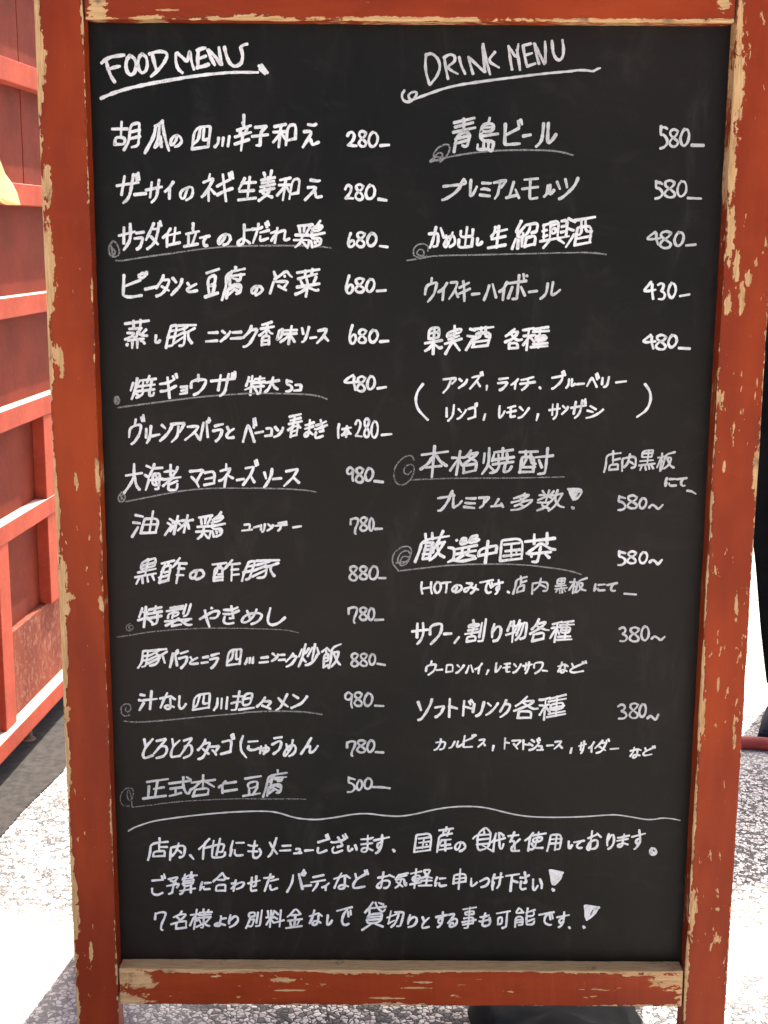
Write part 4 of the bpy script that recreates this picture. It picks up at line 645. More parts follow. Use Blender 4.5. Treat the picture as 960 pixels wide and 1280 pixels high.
     '96 -2921 3388 -2931 3442;96 -3082 3353 -2962 3364;96 -2955 3192 -3015 3161 -3064 3172 -3085 3192 -3084 3252;96 -2960 3415 -2947 3364;90 -2878 3373 -2767 3403 -2768 3388 -2804 3341;90 -2811 3319 -2837 3199 -2843 3189 -2882 3175;90 -2776 3264 -2750 3307 -2753 3316 -2899 3283;90 -2785 3318 -2787 3328 -2804 3340 -2856 3353;83 -2585 3400 -2577 3409 -2575 3425;83 -2577 3336 -2707 3314;83 -2696 3344 -2562 3367;83 -2607 3196 -2602 3305;83 -2550 3254 -2739 3218;83 -2598 3424 -2526 3428;83 -2670 3380 -2686 3366 -2701 3277 -2582 3300 -2566 3390 -2673 3380;83 -2591 3470 -2596 3430 -2611 3414 -2608 3399;83 -2671 3380 -2666 3397 -2682 3410 -2670 3444;83 -2741 3176 -2723 3180 -2699 3209 -2684 3242 -2680 3286;83 -2614 3427 -2688 3401 -2708 3364;92 -2432 3322 -2355 3331;92 -2369 3246 -2415 3243 -2438 3242 -2449 3250 -2441 3279;92 -2463 3338 -2480 3282 -2491 3231;92 -2493 3231 -2463 3277;89 -2282 3383 -2272 3368 -2188 3368 -2177 3391;89 -2183 3219 -2176 3300 -2182 3303 -2288 3299 -2296 3221;89 -2179 3227 -2295 3223;89 -2211 3459 -2288 3381 -2330 3343;89 -2209 3458 -2175 3389 -2132 3390;90 -2047 3328 -2101 3320;90 -2047 3366 -2080 3220;90 -2038 3247 -1988 3266 -1968 3281 -1953 3301 -1948 3328 -1954 3336 -1971 3339 -2004 3332 -2055 3307 -2109 3249;91 -1849 3403 -1864 3257 -1864 3234 -1855 3221 -1791 3235;91 -1794 3421 -1803 3302 -1811 3292 -1836 3285;91 -1898 3322 -1750 3364;92 -1528 3381 -1619 3357;92 -1626 3299 -1625 3251 -1614 3238 -1595 3237 -1536 3263;92 -1581 3414 -1609 3398 -1700 3395;92 -1694 3222 -1644 3369 -1617 3449;96 -1226 3250 -1270 3450;96 -1235 3460 -1219 3437 -1205 3434 -1182 3470;96 -1214 3489 -1205 3488;96 -1199 3483 -1193 3469;96 -1232 3438 -1207 3504;96 -1418 3210 -1354 3330 -1340 3437;96 -1192 3461 -1192 3461;95 -1208 3291 -1119 3302;94 -1033 3354 -1041 3322 -1059 3283 -1102 3225;94 -965 3439 -1094 3410;94 -948 3373 -1121 3342;97 -941 3239 -938 3294;97 -985 3274 -938 3295 -899 3333;88 -691 3436 -640 3399;88 -703 3407 -705 3306;88 -661 3288 -707 3310;88 -703 3313 -703 3282 -721 3263 -756 3253 -780 3263 -781 3278 -763 3302 -702 3310;88 -707 3433 -837 3389;88 -833 3266 -787 3383 -743 3466;93 -432 3508 -418 3451;93 -444 3452 -458 3502;93 -559 3384 -575 3459;93 -456 3451 -555 3389 -592 3333 -603 3293 -591 3269 -563 3268 -460 3289;89 -221 3271 -196 3270 -169 3285 -151 3318 -150 3340 -154 3358 -169 3370 -203 3371 -248 3359;89 -159 3444 -97 3416;89 -241 3362 -288 3328 -304 3303 -306 3284 -284 3269 -257 3278 -243 3365;89 -293 3407 -237 3419 -164 3433;89 -227 3483 -244 3359;86 75 3471 -36 3443;86 57 3441 -48 3411;86 -35 3447 -81 3387;86 55 3340 55 3306 47 3299 33 3318 29 3401 -74 3379;86 9 3291 -67 3355;86 -10 3381 -16 3355 -40 3302 -84 3270;82 238 3371 372 3373;82 243 3495 109 3463;82 312 3416 298 3310;82 101 3319 238 3352;82 223 3407 214 3448 131 3420 138 3357 217 3376 224 3414;82 176 3524 155 3272;82 279 3511 275 3487 303 3445 341 3414 372 3407;82 126 3388 255 3409 285 3421 328 3466 345 3507 336 3515 272 3513;82 367 3310 208 3305;93 467 3400 539 3406;93 546 3312 492 3300 475 3303 464 3313 461 3339;93 436 3420 409 3353 416 3303;93 413 3303 431 3346;86 789 3364 637 3339;86 791 3415 639 3391;86 702 3261 720 3527;86 637 3330 644 3437 652 3449 789 3469 786 3358;95 928 3351 906 3326 887 3311 871 3302 858 3308 854 3332 856 3409;94 983 3289 1027 3300 1054 3322 1075 3354 1075 3388 1063 3401 1043 3410 965 3365;91 1134 3354 1123 3288 1119 3282;91 1142 3461 1120 3379 1114 3313 1123 3250;91 1151 3410 1247 3426;91 1223 3477 1206 3347 1199 3309 1174 3275;95 1428 3356 1374 3375 1362 3375;95 1284 3439 1444 3465;95 1342 3238 1359 3444;93 1472 3369 1462 3299 1472 3270 1490 3260 1534 3274;93 1567 3451 1513 3418 1457 3418;93 1514 3492 1525 3410 1537 3357 1519 3347 1509 3355;93 1703 3400 1731 3322 1726 3277;93 1679 3310 1648 3255 1634 3253 1623 3264 1620 3309 1619 3398;95 1824 3520 1868 3281 1998 3481 1829 3515 1847 3414 1948 3494;95 1861 3507 1875 3307 1923 3494 1884 3334 1973 3473;95 1861 3267 1887 3249 1867 3243;95 1839 3504 1872 3329;95 1864 3499 1878 3355;95 1889 3494 1883 3366;95 1914 3489 1890 3382;95 1939 3486 1902 3403;95 1963 3481 1925 3430;95 1829 3517 1985 3484'),
    ('line', 'w', 4.0, 'notice line reading 7名様より別料金なしで貸切りとする事も可能です',
     '88 -3059 2834 -3049 2916;88 -3050 2907 -2986 2933 -2920 2928 -2939 2856 -2982 2769 -2991 2698 -2968 2691;86 -2748 2903 -2723 2948;86 -2803 2708 -2672 2728;86 -2785 2867 -2745 2826;86 -2862 2769 -2776 2798 -2680 2815 -2673 2807 -2678 2730;86 -2801 2705 -2796 2783 -2719 2847 -2661 2911 -2753 2902 -2829 2863;83 -2627 2755 -2576 2867 -2567 2871;83 -2538 2816 -2555 2863 -2570 2873;83 -2458 2930 -2454 2977;83 -2548 2735 -2472 2775;83 -2405 2931 -2390 2969;83 -2515 2839 -2488 2779;83 -2366 2871 -2530 2859;83 -2511 2895 -2362 2905;83 -2507 2910 -2614 2897;83 -2579 2706 -2538 2970;83 -2350 2937 -2506 2926;83 -2436 2929 -2462 2829 -2432 2763 -2382 2747;83 -2381 2852 -2427 2795 -2461 2806 -2464 2731 -2474 2722 -2495 2729;91 -2178 2855 -2245 2845;91 -2190 2763 -2219 2772 -2256 2787;91 -2252 2788 -2252 2761 -2261 2751 -2286 2749 -2315 2754 -2316 2765 -2310 2776 -2274 2789 -2251 2784;91 -2240 2884 -2238 2863 -2255 2786;91 -2132 2736 -2090 2754 -2054 2786 -2031 2820 -2029 2853 -2043 2880 -2073 2881 -2103 2856 -2138 2813;91 -2121 2898 -2141 2825 -2141 2778;85 -1808 2751 -1769 2754 -1757 2767 -1730 2967;85 -1802 2794 -1779 2937;85 -1900 2750 -1876 2748 -1855 2754 -1828 2837 -1829 2844 -1885 2837;85 -1873 2875 -1819 2882 -1818 2939 -1892 2926 -1894 2871 -1867 2876;85 -1932 2723 -1900 2793 -1868 2880;85 -1579 2877 -1540 2848;85 -1583 2869 -1625 2870 -1632 2860;85 -1531 2911 -1567 2950;85 -1657 2956 -1652 2882;85 -1575 2957 -1606 2882;85 -1678 2769 -1628 2862;85 -1496 2968 -1515 2744;85 -1615 2962 -1635 2738;85 -1458 2833 -1585 2795;85 -1588 2798 -1638 2871 -1681 2867;86 -1294 2775 -1262 2843;86 -1372 2757 -1384 2826;86 -1376 2910 -1366 2897 -1268 2907 -1253 2918;86 -1409 2824 -1235 2849;86 -1435 2726 -1237 2756;86 -1315 2909 -1332 2753;86 -1252 2915 -1310 2996 -1378 2908 -1417 2876;89 -1031 2927 -987 2891;89 -1031 2897 -1035 2820;89 -1005 2800 -1039 2828;89 -1037 2829 -1046 2796 -1062 2775 -1090 2768 -1106 2784 -1102 2801 -1082 2824 -1033 2826;89 -1044 2924 -1143 2885;89 -1140 2793 -1099 2885 -1081 2970;95 -863 2832 -878 2801 -894 2786 -908 2775 -920 2778 -925 2807 -914 2904;92 -658 2886 -665 2952;92 -674 2980 -721 2912 -740 2835 -733 2795 -715 2774 -686 2771 -654 2790;92 -628 2911 -633 2970;92 -615 3013 -800 2961;89 -433 2836 -251 2858;89 -398 2919 -399 3006;89 -421 2874 -244 2896;89 -230 2752 -326 2790;89 -490 2704 -386 2780;89 -226 3049 -285 3075;89 -193 3022 -376 3000;89 -419 2872 -404 2915 -247 2933 -242 2919 -263 2812 -431 2789 -417 2877;89 -324 3077 -306 3019 -258 2961 -224 2954 -202 2990;89 -455 2939 -404 3001 -355 3082;86 -128 2746 -91 2778 -69 2818 -39 2900 -28 2948;86 -165 2794 -87 2836;86 -81 2947 20 2947 30 2940 -9 2773 -22 2758 -61 2759;86 -63 2921 -180 2873;86 -163 2791 -131 2962;91 88 2748 137 2759 162 2779 186 2818 192 2854 180 2876 157 2885 125 2872 87 2829;91 106 2909 88 2836 81 2785;93 261 2883 284 2814;93 342 2753 277 2735 262 2737 256 2757 262 2781 281 2816 341 2875;91 506 2823 487 2806 471 2799 456 2817 457 2839 466 2857 506 2873;91 428 2883 564 2914;91 513 2952 506 2843 502 2806 479 2769 462 2754 448 2749;88 616 2847 669 2868 689 2850 690 2821 679 2793 663 2770 651 2766;88 650 2766 647 2798 636 2808 619 2806 601 2780 600 2758 608 2750 635 2755 653 2768;88 578 2806 610 2842 668 2939 587 2915;81 844 2924 894 2926 896 2954 891 2970 788 2952 791 2912 851 2925;81 762 2782 890 2806;81 922 3018 763 2988;81 775 2868 896 2887 886 2799;81 924 2850 752 2817;81 783 2739 816 2738 829 2761 847 3021;89 1093 2879 1100 2820 1098 2803 1089 2785 1067 2773 1033 2766 1011 2770 1002 2803 1040 2941;89 1083 2911 1030 2894 998 2885 976 2889;89 1070 2850 990 2826 963 2831;90 1253 2740 1290 2753 1302 2767 1311 2960;90 1195 2790 1248 2801 1248 2887 1200 2881 1196 2789;90 1344 2970 1179 2936;83 1509 2949 1474 3001;83 1512 2955 1409 2938 1456 3011;83 1654 2989 1545 2951;83 1508 2828 1410 2814;83 1552 2828 1648 2868;83 1507 2861 1411 2847;83 1564 3010 1550 2916 1558 2901 1628 2905 1645 2934 1638 2960;83 1551 2885 1554 2797 1561 2788 1636 2791 1651 2839;83 1412 2755 1417 2892 1501 2898 1504 2792 1495 2785 1452 2781;91 1849 2860 1838 2924;91 1839 2953 1780 2897 1773 2834 1788 2810 1813 2794 1838 2784 1863 2790;91 1878 2872 1865 2935;91 1890 2959 1705 2921;92 2010 2829 1992 2814 1975 2808 1959 2826 1961 2849 1970 2867 2012 2882;92 1930 2889 2078 2921;92 2017 2960 2012 2852 2008 2815 1984 2777 1967 2762 1952 2757;95 2083 2758 2096 2739;95 2272 3050 2292 2827 2459 3021 2279 3050 2304 2908 2422 3021;95 2309 3037 2311 2854 2385 3016 2324 2908 2434 3011;95 2259 2767 2285 2756 2265 2746;95 2290 3037 2301 2854;95 2315 3031 2310 2875;95 2339 3032 2324 2902;95 2364 3029 2343 2929;95 2389 3024 2367 2951;95 2419 3021 2391 2973;95 2279 3047 2449 3021'),
    ('heading', 'm', 4.0, 'greyish heading reading DRINK MENU',
     '95 187 13119 175 13036 185 12920 226 12796;95 178 13109 248 13128 314 13074 342 12984 306 12885 230 12796;95 384 13089 399 12985 427 12859;95 376 13083 445 13121 500 13100 499 13042 414 12985 470 12943 536 12912;95 546 13090 567 13006 615 12912;95 700 12913 670 13007 647 13091;95 647 13091 731 13018 825 12935;95 831 12935 813 13081 797 13206;95 804 13227 835 13081 887 12910;95 936 13145 857 13050 984 12982;95 1127 12962 1102 13083 1081 13204;95 1081 13208 1133 13135 1172 13079 1190 13230;95 1176 13167 1194 13073 1214 12958;95 1241 13213 1259 13115 1290 12996;95 1241 13213 1327 13235;95 1259 13109 1341 13135;95 1290 12996 1379 13026;95 1371 13231 1389 13126 1421 13022;95 1360 13235 1424 13127 1480 13022;95 1486 13033 1489 13148 1480 13256;95 1556 13263 1568 13148 1605 13075 1650 13061 1683 13107 1685 13191 1669 13274'),
    ('heading_underline', 'm', 3.4, 'greyish stroke under the drink heading with a curl at its left end',
     '95 -10 12618 78 12652 210 12699 363 12753 538 12796 713 12822 910 12851 1129 12878 1347 12906 1566 12931 1785 12949;95 1774 12949 1861 12962 1960 12958 2015 12946 2058 12973 2095 12984;95 -50 12736 -81 12687 -65 12630 -9 12609 34 12624 89 12694 73 12724 23 12715 -10 12681 12 12639'),
    ('line', 'm', 4.6, 'line reading 青島ビール',
     '90 666 12214 509 12171;90 679 12264 516 12220;90 511 12349 709 12399;90 499 12395 725 12448;90 608 12439 610 12331;90 504 12083 536 12271 681 12304 656 12154 623 12140 596 12155;90 491 12293 733 12345;90 792 12254 988 12281;90 805 12345 942 12351;90 893 12449 879 12387;90 834 12199 831 12118;90 796 12303 931 12309 942 12389 810 12383 792 12204 949 12205 928 12103 912 12096 890 12114;90 886 12187 884 12121 879 12117 769 12110 764 12118 766 12167;94 1208 12416 1219 12360;94 1233 12430 1251 12384;94 1218 12342 1062 12261;94 1068 12386 1064 12184 1070 12166 1112 12167 1230 12177;95 1265 12257 1349 12272;95 1490 12395 1479 12232 1454 12183 1412 12146;95 1630 12278 1586 12211 1536 12172 1542 12399'),
    ('price', 'm', 4.0, 'price reading 580',
     '88 2788 12375 2786 12276 2817 12287 2859 12239 2866 12187 2832 12148 2786 12133;88 2787 12361 2831 12362 2857 12345;88 2977 12320 2933 12344 2892 12323 2892 12279 2941 12242 2987 12207 2968 12161 2920 12151 2884 12188 2904 12231 2956 12270 2979 12320;88 3049 12344 3022 12305 3003 12237 3027 12171 3061 12163 3096 12212 3104 12289 3082 12341 3044 12336;95 3135 12172 3268 12170'),
    ('underline', 'd', 2.4, 'grey underline with a scribbled swirl under 青島ビール',
     '95 241 11974 329 12001 439 12029 572 12054 705 12074 860 12094 1037 12104 1214 12109 1369 12110 1546 12107 1702 12090 1825 12057;95 352 11975 428 12040 460 12115 449 12164 393 12164 316 12121 273 12050 296 11985 362 11996 384 12061 339 12082 284 12028;95 240 11985 306 12035 369 12022'),
    ('line', 'm', 4.2, 'line reading プレミアムモルツ',
     '96 393 11712 622 11737 641 11748 644 11764 612 11793;96 623 11789 599 11766 579 11702 517 11634 421 11575 380 11564;94 699 11783 696 11756 691 11609 711 11618 736 11648 767 11714;95 908 11675 851 11691 809 11682;95 802 11621 909 11610;95 824 11751 907 11747 922 11750;94 956 11755 1088 11785 1087 11774 1069 11747 1033 11699;94 1024 11749 1007 11663 1000 11627 966 11578;94 1176 11764 1127 11595;94 1218 11623 1093 11592;94 1238 11590 1196 11682;92 1441 11802 1294 11790;92 1361 11799 1354 11595 1369 11580 1446 11595;92 1447 11711 1269 11689;93 1555 11727 1552 11652 1537 11625 1516 11607;93 1626 11679 1603 11648 1575 11626 1581 11734;97 1656 11769 1690 11693;97 1889 11811 1857 11729 1788 11657 1719 11596 1682 11582;97 1748 11797 1770 11711'),
    ('price', 'm', 4.0, 'price reading 580',
     '88 2760 11784 2760 11704 2792 11709 2831 11672 2836 11632 2803 11601 2755 11593;88 2758 11772 2803 11767 2828 11752;88 2967 11766 2920 11795 2862 11779 2860 11734 2926 11692 2980 11649 2960 11608 2901 11607 2854 11638 2876 11683 2942 11719 2970 11766;88 3041 11785 3011 11745 2997 11679 3020 11622 3056 11616 3096 11661 3101 11728 3076 11782 3034 11778;95 3123 11601 3269 11596'),
    ('line', 'w', 4.5, 'line reading かめ出し生紹興酒',
     '92 408 11153 370 11256;92 239 11192 329 11201 341 11187 344 11119 334 11071 324 11057 289 11053;92 317 11268 280 11103 250 11037;86 456 11083 439 11119 433 11178;86 472 11051 513 11070 531 11094 532 11130 518 11167 487 11174 441 11145 418 11110 409 11073 413 11057 424 11049 437 11054 452 11075 479 11141 506 11215;88 718 11056 729 11152;88 731 11245 726 11175 718 11171 591 11155 596 11231;88 665 11270 644 11058;88 577 11132 567 11039 723 11060;95 835 11107 820 11089 807 11080 793 11073 782 11075 779 11093 786 11150;91 1098 11171 941 11138;91 1099 11077 904 11041;91 974 11213 1112 11247;91 1021 11283 998 11045;91 983 11273 974 11213 936 11162;90 1282 11152 1283 11060;90 1308 11060 1425 11089;90 1314 11053 1331 11152 1341 11158 1437 11183 1424 11078;90 1271 11340 1217 11224 1224 11217 1269 11224;90 1236 11036 1243 11136;90 1315 11180 1360 11226 1376 11309;90 1173 11031 1214 11147;90 1295 11161 1294 11210;90 1389 11210 1434 11223 1447 11237 1458 11320 1321 11296;90 1306 11277 1213 11165 1300 11167;89 1524 11302 1526 11119;89 1517 11290 1579 11311;89 1510 11228 1560 11244;89 1518 11169 1568 11185;89 1599 11323 1595 11155;89 1592 11322 1692 11350 1680 11177;89 1608 11290 1672 11312;89 1609 11254 1614 11199 1661 11216 1660 11266 1605 11250;89 1722 11341 1788 11354 1775 11172;89 1722 11279 1774 11292;89 1716 11218 1777 11233;89 1486 11117 1809 11176;89 1587 11120 1523 11044;89 1688 11143 1756 11099;90 1866 11196 1779 11057;90 2051 11111 1871 11076;90 2056 11179 1887 11147;90 1797 11369 1873 11333;90 1859 11240 1786 11264;90 1864 11348 2093 11388;90 1942 11356 1949 11227 1928 11194 1907 11190;90 1987 11369 1993 11225 2073 11234;90 1875 11075 1900 11259 1907 11272 2062 11296 2042 11110'),
    ('price', 'm', 4.0, 'price reading 480',
     '88 2778 11228 2724 11192 2685 11154 2723 11146 2831 11160;88 2790 11212 2788 11156 2813 11085;88 2953 11218 2899 11239 2843 11220 2838 11179 2899 11140 2961 11100 2941 11058 2878 11048 2828 11081 2851 11126 2920 11170 2956 11218;88 3040 11229 3010 11195 2989 11138 3013 11081 3050 11075 3088 11118 3099 11182 3075 11226 3034 11222;95 3127 11082 3234 11092'),
    ('underline', 'd', 2.4, 'grey underline with a swirl under かめ出し生紹興酒',
     '95 -5 10899 119 10915 276 10949 501 10959 725 10962 1062 10973 1400 10982 1737 10993 1984 10998;95 1984 10998 2119 10993 2232 10978;95 230 11004 234 11059 184 11085 112 11076 64 11025 69 10948 130 10930 186 10959 181 11015 129 11025 96 10974 152 10948 220 10948'),
    ('line', 'm', 4.0, 'line reading ウイスキーハイボール',
     '93 277 10705 270 10644;93 202 10523 215 10622 336 10661 328 10613 306 10530 268 10475 233 10437;96 411 10586 402 10460;96 449 10650 410 10585 349 10547;94 576 10494 543 10568;94 491 10655 562 10662 567 10651 543 10570 474 10472;93 588 10598 698 10655;93 632 10673 643 10606 648 10450;93 710 10588 586 10530;95 733 10525 815 10534;95 1006 10491 964 10642;95 870 10463 900 10537 927 10628;96 1092 10592 1083 10464;96 1126 10665 1092 10593 1038 10554;93 1332 10515 1284 10612;93 1309 10755 1318 10694;93 1142 10484 1188 10612;93 1348 10732 1350 10740;93 1261 10742 1243 10491 1235 10479 1188 10476;93 1344 10679 1144 10651;95 1377 10555 1470 10567;95 1587 10652 1575 10549 1545 10506 1504 10478;95 1727 10581 1682 10541 1626 10513 1646 10668'),
    ('price', 'w', 4.2, 'price reading 430',
     '88 2753 10675 2712 10624 2676 10581 2710 10570 2805 10589;88 2767 10651 2766 10582 2784 10485;88 2832 10643 2866 10664 2898 10645 2887 10595 2862 10575 2897 10565 2921 10527 2895 10481 2843 10486;88 2986 10665 2961 10629 2948 10567 2968 10509 2999 10497 3031 10543 3037 10609 3013 10660 2981 10658;95 3086 10520 3194 10539'),
    ('line', 'w', 4.7, 'line reading 果実酒各種',
     '87 309 9976 258 9912 210 9884;87 401 9928 383 9918 365 9924 300 9971;87 211 9972 402 10007;87 369 10102 250 10081;87 365 10110 364 10050 358 10038 255 10020 248 10030 254 10133 366 10156 364 10098;87 302 9850 313 10143;90 543 10169 543 10122;90 461 10046 467 10094 627 10144 612 10101;90 487 10059 596 10095;90 475 10017 594 10057;90 436 9966 624 10025;90 548 10112 526 10004 442 9851;90 525 9998 604 9893;88 751 10025 677 9898;88 924 9953 742 9930;88 938 10010 754 9987;88 718 10136 774 10120;88 757 10048 691 10058;88 756 10132 983 10160;88 847 10154 844 10066 809 10036 784 10029;88 899 10159 891 10056 949 10049;88 752 9933 791 10077 801 10087 959 10102 921 9952;88 1163 9919 1265 9926;88 1169 9916 1166 9972 1172 9977 1259 9982 1266 9921;88 1119 9991 1200 10024 1236 10062 1267 10103 1267 10110 1190 10100;88 1192 10097 1188 10081 1224 10032 1273 10009 1312 10021;88 1127 10058 1182 10096 1226 10139;82 1365 9902 1388 10140;82 1411 9934 1605 9948;82 1463 10034 1592 10043;82 1435 10107 1616 10121;82 1438 9969 1604 9981;82 1525 10064 1468 10064 1468 10007 1583 10013 1583 10071 1513 10063;82 1515 10144 1499 9925;82 1607 10163 1438 10135;82 1321 10127 1346 10128 1443 10151;82 1452 9997 1384 10067 1323 10059;82 1325 9956 1402 10065 1463 10071'),
    ('price', 'w', 4.2, 'price reading 480',
     '88 2777 10080 2730 10045 2690 10006 2730 9995 2831 10009;88 2788 10062 2787 9999 2812 9921;88 2951 10058 2904 10085 2851 10069 2848 10032 2907 9999 2955 9956 2936 9918 2880 9917 2834 9944 2857 9990 2925 10020 2954 10058;88 3018 10081 2992 10046 2975 9996 2994 9945 3028 9941 3066 9980 3076 10034 3051 10077 3013 10074;95 3103 9934 3225 9928'),
    ('line', 'w', 3.7, 'bracketed line reading アンズ, ライチ, ブルーベリー',
     '94 425 9561 566 9578 568 9565 551 9538 520 9510;94 509 9554 488 9492 470 9458 422 9405;97 605 9567 635 9543;97 694 9559 685 9534 666 9508 631 9485 600 9463;94 844 9485 804 9548;94 857 9607 848 9643;94 863 9648 876 9610;94 730 9457 805 9545 840 9602 837 9607 752 9584;95 924 9493 919 9442;93 1061 9567 1163 9581;93 1070 9443 1093 9448 1121 9474 1149 9509 1161 9534 1050 9522;96 1250 9531 1244 9456;96 1278 9570 1249 9531 1199 9502;92 1317 9559 1370 9570 1456 9594;92 1473 9537 1302 9514;92 1326 9445 1357 9467 1384 9497 1394 9514 1391 9577;95 1528 9478 1537 9464;94 1789 9610 1667 9586;94 1814 9616 1797 9665;94 1670 9463 1683 9464 1706 9481 1741 9511 1766 9539 1784 9574 1789 9623 1777 9657;94 1862 9572 1858 9510 1847 9489 1830 9470;94 1932 9519 1914 9501 1892 9491 1896 9574;95 1955 9515 2035 9522;94 2204 9588 2183 9644;94 2182 9484 2129 9591 2113 9580 2070 9494;94 2184 9571 2166 9631;95 2241 9515 2246 9588;95 2318 9599 2303 9513 2287 9492 2262 9484;95 2401 9538 2515 9552'),
    ('bracket', 'w', 3.7, 'opening bracket left of the two fruit lines',
     '95 191 9507 130 9426 104 9323 137 9207 253 9092'),
    ('bracket', 'w', 3.7, 'closing bracket right of the two fruit lines',
     '95 2734 9521 2795 9441 2811 9338 2770 9222 2658 9141'),
    ('line', 'w', 3.6, 'bracketed line reading リンゴ, レモン, サンザシ',
     '95 467 9132 466 9235;95 550 9267 540 9150 511 9110 482 9082;96 602 9221 636 9183;96 689 9213 679 9188 649 9151 621 9119 587 9106;94 795 9283 799 9249;94 794 9132 796 9248 715 9222;94 799 9135 714 9106;94 812 9292 814 9257;95 910 9165 893 9096;94 1076 9259 1073 9238 1070 9120 1088 9126 1110 9153 1137 9205;91 1255 9260 1169 9239;91 1203 9247 1201 9138 1209 9132 1256 9144;91 1264 9206 1161 9184;96 1305 9249 1344 9210;96 1412 9238 1397 9212 1360 9164 1330 9133 1289 9121;95 1518 9169 1502 9095;92 1681 9159 1685 9283;92 1643 9214 1769 9234;92 1740 9286 1736 9211 1734 9162 1721 9135 1695 9112;97 1802 9263 1825 9241;97 1860 9254 1853 9236 1836 9212 1813 9189 1794 9170;90 2046 9330 2049 9282;90 2056 9345 2066 9291;90 1927 9172 1949 9314;90 2022 9332 2007 9228 1997 9189 1974 9151 1941 9125;90 1895 9242 2067 9272;95 2084 9212 2148 9195;95 2181 9228 2116 9265;95 2264 9225 2234 9196 2176 9158 2124 9137 2072 9126'),
    ('line', 'm', 4.5, 'line reading 本格焼酎',
     '95 475 8560 404 8605 359 8675 337 8683;95 174 8517 263 8583 315 8669 338 8681;95 187 8686 489 8727;95 414 8558 235 8538;95 334 8790 306 8426;88 668 8475 817 8510;88 678 8477 672 8566;88 664 8561 824 8587;88 516 8502 614 8649;88 631 8734 588 8452;88 730 8686 723 8673 757 8644 829 8613 808 8504;88 666 8561 672 8578 777 8655 836 8712 832 8718 751 8698 726 8683;88 535 8655 608 8654 653 8566;88 613 8646 633 8658 687 8657 725 8689 757 8746;89 1027 8502 958 8572;89 1001 8617 1028 8715;89 914 8706 901 8595;89 1246 8610 1008 8578;89 1240 8751 1023 8720;89 1007 8631 1254 8666;89 1172 8709 1178 8603 1155 8579 1139 8499 1147 8488 1202 8504 1232 8561;89 1124 8771 1119 8656;89 981 8478 1039 8489 1073 8527 1089 8570 1078 8584 1073 8696;89 965 8769 964 8573 888 8465;90 1398 8642 1357 8559;90 1316 8489 1477 8495;90 1329 8546 1501 8552;90 1580 8546 1545 8631;90 1390 8667 1389 8741;90 1505 8587 1452 8596 1446 8732;90 1526 8733 1316 8724;90 1641 8774 1622 8494 1600 8475 1533 8469;90 1705 8686 1500 8665;90 1327 8485 1344 8656 1359 8668 1492 8669 1480 8492'),
    ('line', 'm', 3.7, 'small line reading 店内黒板にて',
     '88 2401 8700 2400 8743;88 2465 8533 2360 8521;88 2482 8655 2398 8634;88 2303 8496 2323 8581 2323 8700 2491 8722;88 2461 8530 2461 8585 2450 8590 2363 8579 2361 8517;88 2400 8692 2403 8580;88 2578 8628 2629 8603 2639 8589;88 2619 8546 2665 8559 2666 8688 2518 8657 2509 8649 2511 8509;88 2530 8553 2563 8584 2580 8627 2596 8709;81 2787 8526 2774 8585;81 2826 8536 2817 8587;81 2844 8589 2872 8540;81 2741 8582 2720 8522;81 2859 8723 2737 8716;81 2716 8626 2867 8640;81 2812 8757 2799 8593;81 2853 8718 2860 8751 2856 8757 2744 8746 2733 8679 2738 8673 2843 8678 2849 8686 2854 8726;81 2705 8575 2890 8600;84 2968 8718 2953 8512;84 3115 8736 3007 8705 2989 8593 2969 8527;84 3109 8552 3061 8581 3025 8673;84 2994 8664 3083 8674 3052 8583 2993 8538;84 2922 8669 2955 8673 2979 8608;84 2915 8555 2963 8676 2992 8686;93 3066 8417 3139 8419;93 3146 8343 3098 8338 3081 8341 3068 8349 3064 8369;93 3037 8430 3016 8375 3024 8335;93 3022 8338 3037 8373;94 3230 8424 3204 8392 3202 8371 3205 8359 3212 8348 3221 8341 3234 8337 3249 8343;94 3265 8431 3154 8416;95 3277 8282 3330 8276 3383 8243'),
    ('underline', 'f', 2.2, 'faint underline with a large double loop under 本格焼酎',
     '95 53 8390 215 8400 447 8411 796 8417 1144 8419 1492 8426 1840 8437;95 97 8625 73 8676 15 8676 -65 8624 -129 8530 -138 8424 -98 8337 -16 8330 64 8394 103 8496 93 8566 39 8578 -18 8530 -18 8472 29 8448 70 8496'),
    ('line', 'm', 4.0, 'line reading プレミアム多数 with an exclamation mark',
